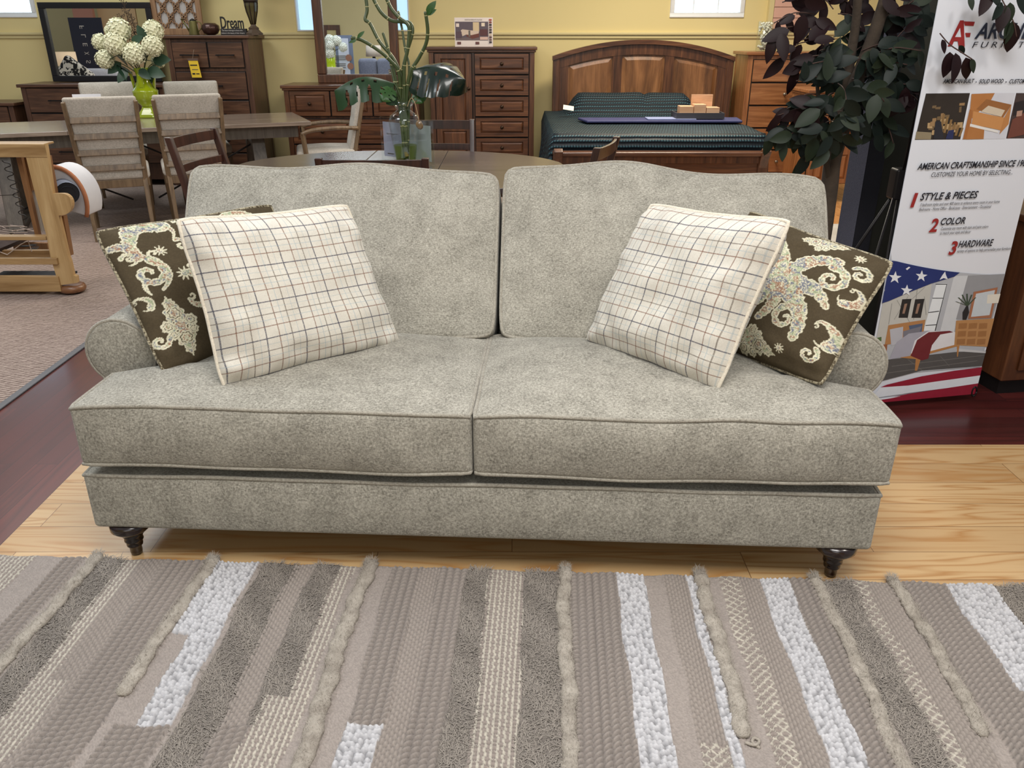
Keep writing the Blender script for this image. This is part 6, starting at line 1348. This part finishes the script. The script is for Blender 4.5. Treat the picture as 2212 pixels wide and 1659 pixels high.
# outlying sprays on the left
for e in ((1760, 30, 1672, 50, 4, m_, -.1), (1750, 60, 1665, 82, 4, m_, -.12), (1745, 90, 1690, 130, 4, m_, -.1), (1770, 10, 1690, 5, 5, m_, -.05), (1790, 60, 1720, 30, 5, m_, 0), (1800, 20, 1760, -10, 5, m_, .05), (1780, 100, 1720, 90, 5, m_, -.05), (1790, 120, 1715, 150, 5, [2, 2, 0], -.1), (1800, 90, 1750, 120, 5, m_, .1),
          (1850, 30, 1800, 0, 5, m_, .1), (1860, 60, 1810, 30, 5, [2, 2, 0], .08), (1880, 0, 1840, -30, 5, m_, .05), (1900, 10, 1930, -20, 6, m_, .0), (1910, 40, 1950, 20, 6, [2, 0], .0), (1890, 60, 1930, 60, 5, [2, 0], .1)):
    spray(*e)
for e in ((1810, 150, 1745, 140, 6, g, -.12), (1800, 180, 1720, 175, 6, g, -.15), (1790, 210, 1715, 220, 6, g, -.12), (1800, 130, 1770, 110, 5, g, -.05), (1820, 160, 1790, 170, 6, g, .05), (1800, 200, 1770, 240, 6, g, -.18), (1810, 180, 1830, 230, 6, o_, -.2), (1840, 170, 1870, 200, 6, g, -.1), (1850, 130, 1900, 130, 7, g, -.05), (1860, 110, 1950, 100, 8, g, -.05), (1870, 150, 1960, 140, 8, g, -.1), (1880, 120, 1990, 110, 7, g, -.12), (1860, 170, 1930, 180, 7, g, -.05), (1860, 190, 1910, 220, 6, o_, -.15),
          (1800, 220, 1740, 240, 6, g, -.1), (1780, 230, 1700, 235, 6, [2, 2, 0], -.15), (1770, 240, 1680, 250, 5, m_, -.15), (1790, 250, 1700, 262, 6, [2, 2, 0], -.12), (1810, 240, 1840, 270, 6, o_, -.2), (1820, 250, 1870, 260, 6, g, -.05), (1830, 210, 1880, 240, 6, [0, 2], .0), (1800, 260, 1760, 300, 7, o_, -.18), (1790, 270, 1730, 310, 7, g, -.12), (1770, 280, 1690, 300, 5, o_, -.15), (1800, 280, 1790, 330, 5, g, -.15), (1810, 290, 1820, 310, 5, g, -.1),
          (1880, 230, 1890, 300, 5, g, -.05), (1900, 240, 1930, 310, 5, o_, -.05), (1910, 160, 1970, 190, 6, g, .0), (1930, 180, 1990, 215, 5, m_, -.05), (1940, 200, 1995, 240, 6, m_, -.05), (1950, 60, 2000, 30, 5, g, .0), (1940, 30, 1990, 0, 5, g, .0), (1930, 90, 1975, 60, 6, [2, 0, 0], -.02), (1840, 100, 1800, 80, 6, g, .1), (1850, 80, 1880, 60, 5, [2, 0], .1), (1830, 130, 1870, 100, 5, g, .1), (1820, 120, 1760, 150, 6, g, .1), (1850, 200, 1800, 230, 6, g, .1), (1870, 200, 1900, 180, 6, g, .1), (1890, 90, 1930, 130, 7, g, .1), (1760, 320, 1740, 350, 3, o_, -.1), (1720, 270, 1660, 300, 4, o_, -.12), (1730, 280, 1690, 310, 4, g, -.12)):
    spray(*e)
# the loose twig in front of the banner
TW.tube(smooth_path([Yp(x, y, 3.02) for x, y in ((2030, 72), (2050, 95), (2075, 112), (2100, 128))], 5), .0022, 5)
d_ = 3.02-TY
for px, py, a_, L, k in ((2052, 112, 1.6, .085, 2), (2064, 114, 1.45, .10, 2), (2072, 98, .75, .045, 0), (2086, 124, 1.15, .085, 2), (2097, 127, 1.05, .055, 1), (2035, 85, 1.2, .05, 2)): leaf(px, py, a_, L, k, d_)
TW.tube(smooth_path([Yp(x, y, 3.02) for x, y in ((2090, -60), (2150, -20), (2175, 20), (2190, 50), (2196, 80))], 5), .0022, 5)
for px, py, a_, L, k in ((2095, -10, 1.3, .05, 1), (2125, -15, 1.4, .055, 2), (2142, -20, 2.0, .09, 2), (2165, 5, 2.1, .07, 0), (2172, 10, 1.7, .09, 2), (2182, 5, 1.5, .08, 1), (2186, 45, 1.6, .075, 1), (2192, 48, 1.5, .10, 2), (2180, 45, 1.7, .06, 1), (2140, -25, 1.0, .07, 0), (2200, -20, 1.2, .08, 0)): leaf(px, py, a_, L, k, d_)
TW.build('twigs', mk('brown_twig_wire', S(70, 48, 42), .7), tr_, world=True, smooth=True, kind='stuff')
for k, M in ((0, LG), (1, LG2), (2, LMr)): LM[k].build('foliage', M, tr_, world=True, smooth=True, kind='stuff', label=('dark green leaves', 'olive green leaves', 'maroon leaves')[k])
# woven silvery throw glimpsed behind the branches
# ================================================================ showroom behind the camera, seen only in the two mirrors
RY = lambda px, py, d: (lambda p: Vector((p.x, 2*YM-p.y, p.z)))(Yp(px, py, d))
struct(MB().box(-12, 3.5, -3.2, -3.05, 0, 3.2).build('wall_front', BEIGE))
a = RY(107, 20, 17.6); b_ = RY(152, 20, 17.6)
struct(MB().box(a.x, b_.x, -1.0, -.9, 0, 3.0).build('wall_partition_pink', PINK)); c = RY(235, 20, 17.8)
struct(MB().box(b_.x+.01, RY(250, 20, 17.8).x, -1.2, -1.1, 0, 3.0).build('wall_partition_peach', PEACH))
struct(MB().box(RY(252, 20, 17.8).x, RY(345, 20, 17.8).x, -1.2, -1.1, 0, 3.0).build('wall_partition_yellow', WALL))
# dark upright sign with sideways lettering
d = 14.5; a = RY(144, 38, d); b_ = RY(215, 38, d); bl_ = RY(172, 150, d); h0 = a.z; Ys = 2*YM-d
x0 = (RY(144, 38, d).x+RY(169, 145, d).x)/2; x1 = x0+(b_.x-a.x)*1.0
sg = thing('floor_sign', 'dark navy upright sign with sideways white letters, seen in the wide mirror', 'sign', ((x0+x1)/2, Ys, 0)); MB().box(x0, x1, Ys-.03, Ys, 0, h0).build('sign_board', mk('navy_board', S(34, 36, 54), .5), sg, world=True)
Lz = (RY(170, 145, d).z); Ht = h0-Lz
# reads downwards, letters turned a quarter clockwise; faces the back wall (+Y)
def rot_letter(ch_, z_top, size):
    textmesh(ch_, mk('sign_letter_white', S(214, 212, 214), .5) if False else WHI, sg, (((x0+x1)/2)-size*.35+.0, Ys+.003, z_top), (0, 0, -1), (-1, 0, 0), size*.62, size, off=.0, name='letter')
sz = .15
for i, ch_ in enumerate('FLEXSTEEL'): rot_letter(ch_, h0-.16-i*.165*(.9), .11) if False else None
for i, ch_ in enumerate('FLEXSTEEL'):
    zt_ = h0-(Ht*.16)-i*Ht*.175
    if zt_ > .1: rot_letter(ch_, zt_, Ht*.10)
# pale sofa and cushion below it
d2 = 13.6; Y2 = 2*YM-d2; q = RY(120, 146, d2); q2 = RY(262, 150, d2); zt_ = RY(200, 148, d2).z
sf = thing('pale_sofa', 'pale grey sofa seen in the wide black-framed mirror', 'sofa', ((q.x+q2.x)/2, Y2, 0)); PSF = fabric('pale_grey_cloth', S(196, 194, 200), S(222, 220, 226), 300, .2)
mb, _ = rcube((0, 0, zt_/2+.04), ((q2.x-q.x)/2, .12, zt_/2-.04), .06, (8, 4, 8)); mb.build('back', PSF, sf, smooth=True); MB().box(-(q2.x-q.x)/2, (q2.x-q.x)/2, .1, .8, .05, .42).build('seat', PSF, sf, bevel=.03)
d3 = 13.2; Y3 = 2*YM-d3; cc1 = RY(160, 168, d3); LEO = mk('spotted_cloth', S(30, 28, 28), .9, var=S(222, 214, 200), vscale=26)
nt = LEO.node_tree; mx_ = [n for n in nt.nodes if n.type == 'MIX'][0]; nz_ = [n for n in nt.nodes if n.type == 'TEX_NOISE'][0]; nt.links.new(mathn(nt, 'GREATER_THAN', nz_.outputs['Fac'], .5), mx_.inputs[0]); r_ = 0.24; pw = thing('spotted_pillow', 'black and cream spotted pillow on the pale sofa, in the mirror', 'pillow', (cc1.x, Y3, cc1.z)); mb, _ = rcube((0, 0, 0), (r_, .06, r_), .05, (10, 3, 10)); mb.tf(Matrix.Rotation(math.radians(38), 4, 'Y')); mb.build('cover', LEO, pw, smooth=True)
d4 = 14.0; Y4 = 2*YM-d4; a = RY(120, 112, d4); b_ = RY(168, 142, d4); LSH = mk('warm_lamp_shade', S(230, 206, 176), .8, emit=S(250, 216, 170), es=.35)
lp_ = thing('table_lamp', 'lit cream drum-shade lamp beside the dark sign, in the mirror', 'lamp', ((a.x+b_.x)/2, Y4, 0)); MB().lathe([((b_.x-a.x)/2, b_.z), ((b_.x-a.x)/2*.94, a.z)], (0, 0, 0), 24).build('lamp_shade', LSH, lp_, smooth=True); MB().tube([(0, 0, 0), (0, 0, a.z)], .03, 10).build('pole', BLK, lp_)
# right-hand mirror: bouquet, board, lamp, blue-grey sofa, pale table
dv = 14.8; Yv2 = 2*YM-dv; ft = RY(716, 162, dv); sv = (RY(712, 118, dv)-ft).z/.33
vz = thing('vase', 'second chartreuse vase seen in the brown-framed mirror', 'vase', ft); VG2 = VG
MB().lathe([(0, 0), (.12*sv, 0), (.12*sv, .02), (.09*sv, .04), (.085*sv, .2*sv), (.095*sv, .36*sv), (.08*sv, .36*sv), (.07*sv, .1*sv)], (0, 0, 0), 20).build('body', mk('bright_lime_glaze', S(176, 206, 30), .2), vz, smooth=True)
rt = ft+Vector((0, 0, .3*sv)); HYW = mk('white_petals', S(236, 240, 236), .7, var=S(216, 226, 214), vscale=30)
for i, (px, py, r) in enumerate(((712, 86, 10), (727, 88, 10), (713, 98, 10), (741, 102, 9), (712, 115, 11), (698, 104, 8))):
    hydrangea('white hydrangea in the mirrored bouquet, ' + ('top left', 'top right', 'middle', 'far right', 'lowest', 'far left')[i], RY(px, py, dv-(.05 if i in (2, 4) else 0)*1), r*dv*.93/F, rt, 'g', 40+i, HYW)['group'] = 'white hydrangeas seen in the mirror'
dt = 14.6; p = RY(735, 166, dt); MB_ = thing('console_table', 'pale console table under the mirrored bouquet', 'table', (p.x, 2*YM-dt-.2, 0)); MB().box(-.45, .28, -.2, .2, ft.z-.03, ft.z-.001).build('tabletop', mk('white_console', S(214, 210, 208), .5), MB_)
for x in (-.42, .25):
    for y in (-.17, .17): MB().box(x-.02, x+.02, y-.02, y+.02, 0, ft.z-.03).build('leg', mk('white_console_leg', S(200, 196, 194), .5) if False else PAP, MB_)
dbd = 15.3; a = RY(722, 76, dbd); b_ = RY(766, 160, dbd); Yb = 2*YM-dbd; bd = thing('info_board', 'blue-framed white information board with round pictures, in the mirror', 'sign', ((a.x+b_.x)/2, Yb, 0)); MB().box(a.x, b_.x, Yb-.03, Yb, b_.z-.3, a.z).build('frame', mk('blue_grey_frame', S(112, 126, 154), .5), bd, world=True); MB().box(a.x+.05, b_.x-.07, Yb, Yb+.006, b_.z-.27, a.z-.05).build('sheet', mk('bluish_sheet', S(206, 216, 238), .5), bd, world=True)
for px, py in ((753, 125), (757, 143)): c = RY(px, py, dbd-.02); MB().lathe([(0, 0), (.055, 0), (.055, .003)], (c.x, Yb+.006, c.z), 24, axis='y').build('round_picture', mk('sepia_picture', S(160, 116, 100), .6), bd, world=True)
for py in (121, 125, 129, 138, 142, 146): c = RY(735, py, dbd); MB().box(c.x-.1, c.x+.1, Yb+.006, Yb+.008, c.z-.006, c.z+.006).build('print_line', INK2, bd, world=True)
MB().box(a.x, a.x+.03, Yb-.3, Yb-.02, 0, .04).build('foot', BLK, bd, world=True)
db = 15.8; a = RY(775, 126, db); b_ = RY(858, 166, db); Yq = 2*YM-db; bs = thing('blue_grey_sofa', 'blue-grey sofa back seen in the brown-framed mirror', 'sofa', ((a.x+b_.x)/2, Yq, 0)); BGF = fabric('blue_grey_cloth', S(92, 98, 116), S(124, 130, 148), 300, .2)
for k in range(2):
    xa_ = a.x+(b_.x-a.x)*k/2-((a.x+b_.x)/2); xb_ = xa_+(b_.x-a.x)/2-.01; mb, _ = rcube(((xa_+xb_)/2, 0, a.z/2+.04), ((xb_-xa_)/2, .13, a.z/2-.04), .06, (6, 4, 8)); mb.build('back_cushion', BGF, bs, smooth=True)
MB().box(-.5, .5, .1, .8, .05, .42).build('seat', BGF, bs, bevel=.03)
dl = 16.6; a = RY(789, 98, dl); b_ = RY(825, 122, dl); Yl2 = 2*YM-dl; l2 = thing('table_lamp', 'white drum-shade lamp behind the blue-grey sofa, in the mirror', 'lamp', ((a.x+b_.x)/2, Yl2, 0)); MB().lathe([((b_.x-a.x)/2, b_.z), ((b_.x-a.x)/2*.92, a.z)], (0, 0, 0), 24).build('lamp_shade', mk('ivory_shade', S(216, 206, 194), .8), l2, smooth=True); MB().tube([(0, 0, 0), (0, 0, a.z)], .03, 10).build('pole', BLK, l2)
dm = 17.8; a = RY(699, 54, dm); b_ = RY(736, 80, dm); Yk = 2*YM-dm; mf = thing('wall_mirror', 'brown crown-topped mirror on the far wall, in the brown-framed mirror', 'mirror', ((a.x+b_.x)/2, -.9, a.z)); x0, x1 = a.x, b_.x
for bx_ in ((x0, x1, a.z-.09, a.z), (x0, x0+.06, a.z-.7, a.z-.09), (x1-.08, x1, a.z-.7, a.z-.09)): MB().box(bx_[0], bx_[1], Yk, Yk+.03, bx_[2], bx_[3]).build('frame_rail', MAPZ, mf, world=True)
MB().box(x0+.06, x1-.08, Yk, Yk+.01, a.z-.7, a.z-.09).build('glass', mk('dull_mirror', S(196, 184, 132), .4), mf, world=True)
struct(MB().box(RY(690, 60, dm).x-.3, RY(860, 60, dm).x+.6, Yk-.12, Yk-.01, 0, 3.0).build('wall_partition_beige', BEIGE))
# ================================================================ light
w = bpy.data.worlds.new('world'); SC.world = w; w.use_nodes = True
bg = w.node_tree.nodes['Background']; bg.inputs[0].default_value = (.93, .96, 1, 1); bg.inputs[1].default_value = .36
def area(name, loc, rot, size, e, c=(1, 1, 1), sy=None):
    l = bpy.data.lights.new(name, 'AREA'); l.energy = e; l.color = c; l.size = size
    if sy: l.shape = 'RECTANGLE'; l.size_y = sy
    o = bpy.data.objects.new(name, l); COL.objects.link(o); o.location = loc; o.rotation_euler = rot; return o
R = math.radians
area('front_fill_light', (-.6, -2.6, 2.5), (R(68), 0, 0), 3.0, 34, (.93, .97, 1), 1.8)  # fill lamp added behind the camera to brighten the sofa front
area('ceiling_lamp', (.3, .7, 3.1), (R(12), 0, 0), 1.8, 88, (1, .97, .93), 1.2)
area('ceiling_lamp', (-2.6, 2.6, 3.1), (0, 0, 0), 1.2, 50, (.9, .95, 1), 1.2)
area('ceiling_lamp', (2.4, 1.5, 3.1), (0, R(10), 0),   .35, 20, (1, .93, .84), .5)
area('ceiling_lamp', (-3.5, 5.5, 3.1), (0, 0, 0), 1.5, 45, (1, .95, .9), 1.0)
area('ceiling_lamp', (.2, 5.8, 3.1), (0, 0, 0), 1.5, 50, (1, .95, .9), 1.0)
area('ceiling_lamp', (1.5, 7.4, 3.1), (R(-25), 0, 0), 1.0, 115, (1, .88, .68), 1.0)
area('ceiling_lamp', (-3.6, 7.7, 3.1), (R(-20), 0, 0), 1.0, 30, (.84, .95, 1), 1.0)
SC.view_settings.view_transform = 'Standard'; SC.view_settings.look = 'None'; SC.view_settings.exposure = 0; SC.view_settings.gamma = 1
SC.view_settings.use_curve_mapping = False
cy = SC.cycles; cy.max_bounces = 7; cy.diffuse_bounces = 3; cy.glossy_bounces = 3; cy.transmission_bounces = 6; cy.transparent_max_bounces = 20; cy.caustics_reflective = False; cy.caustics_refractive = False
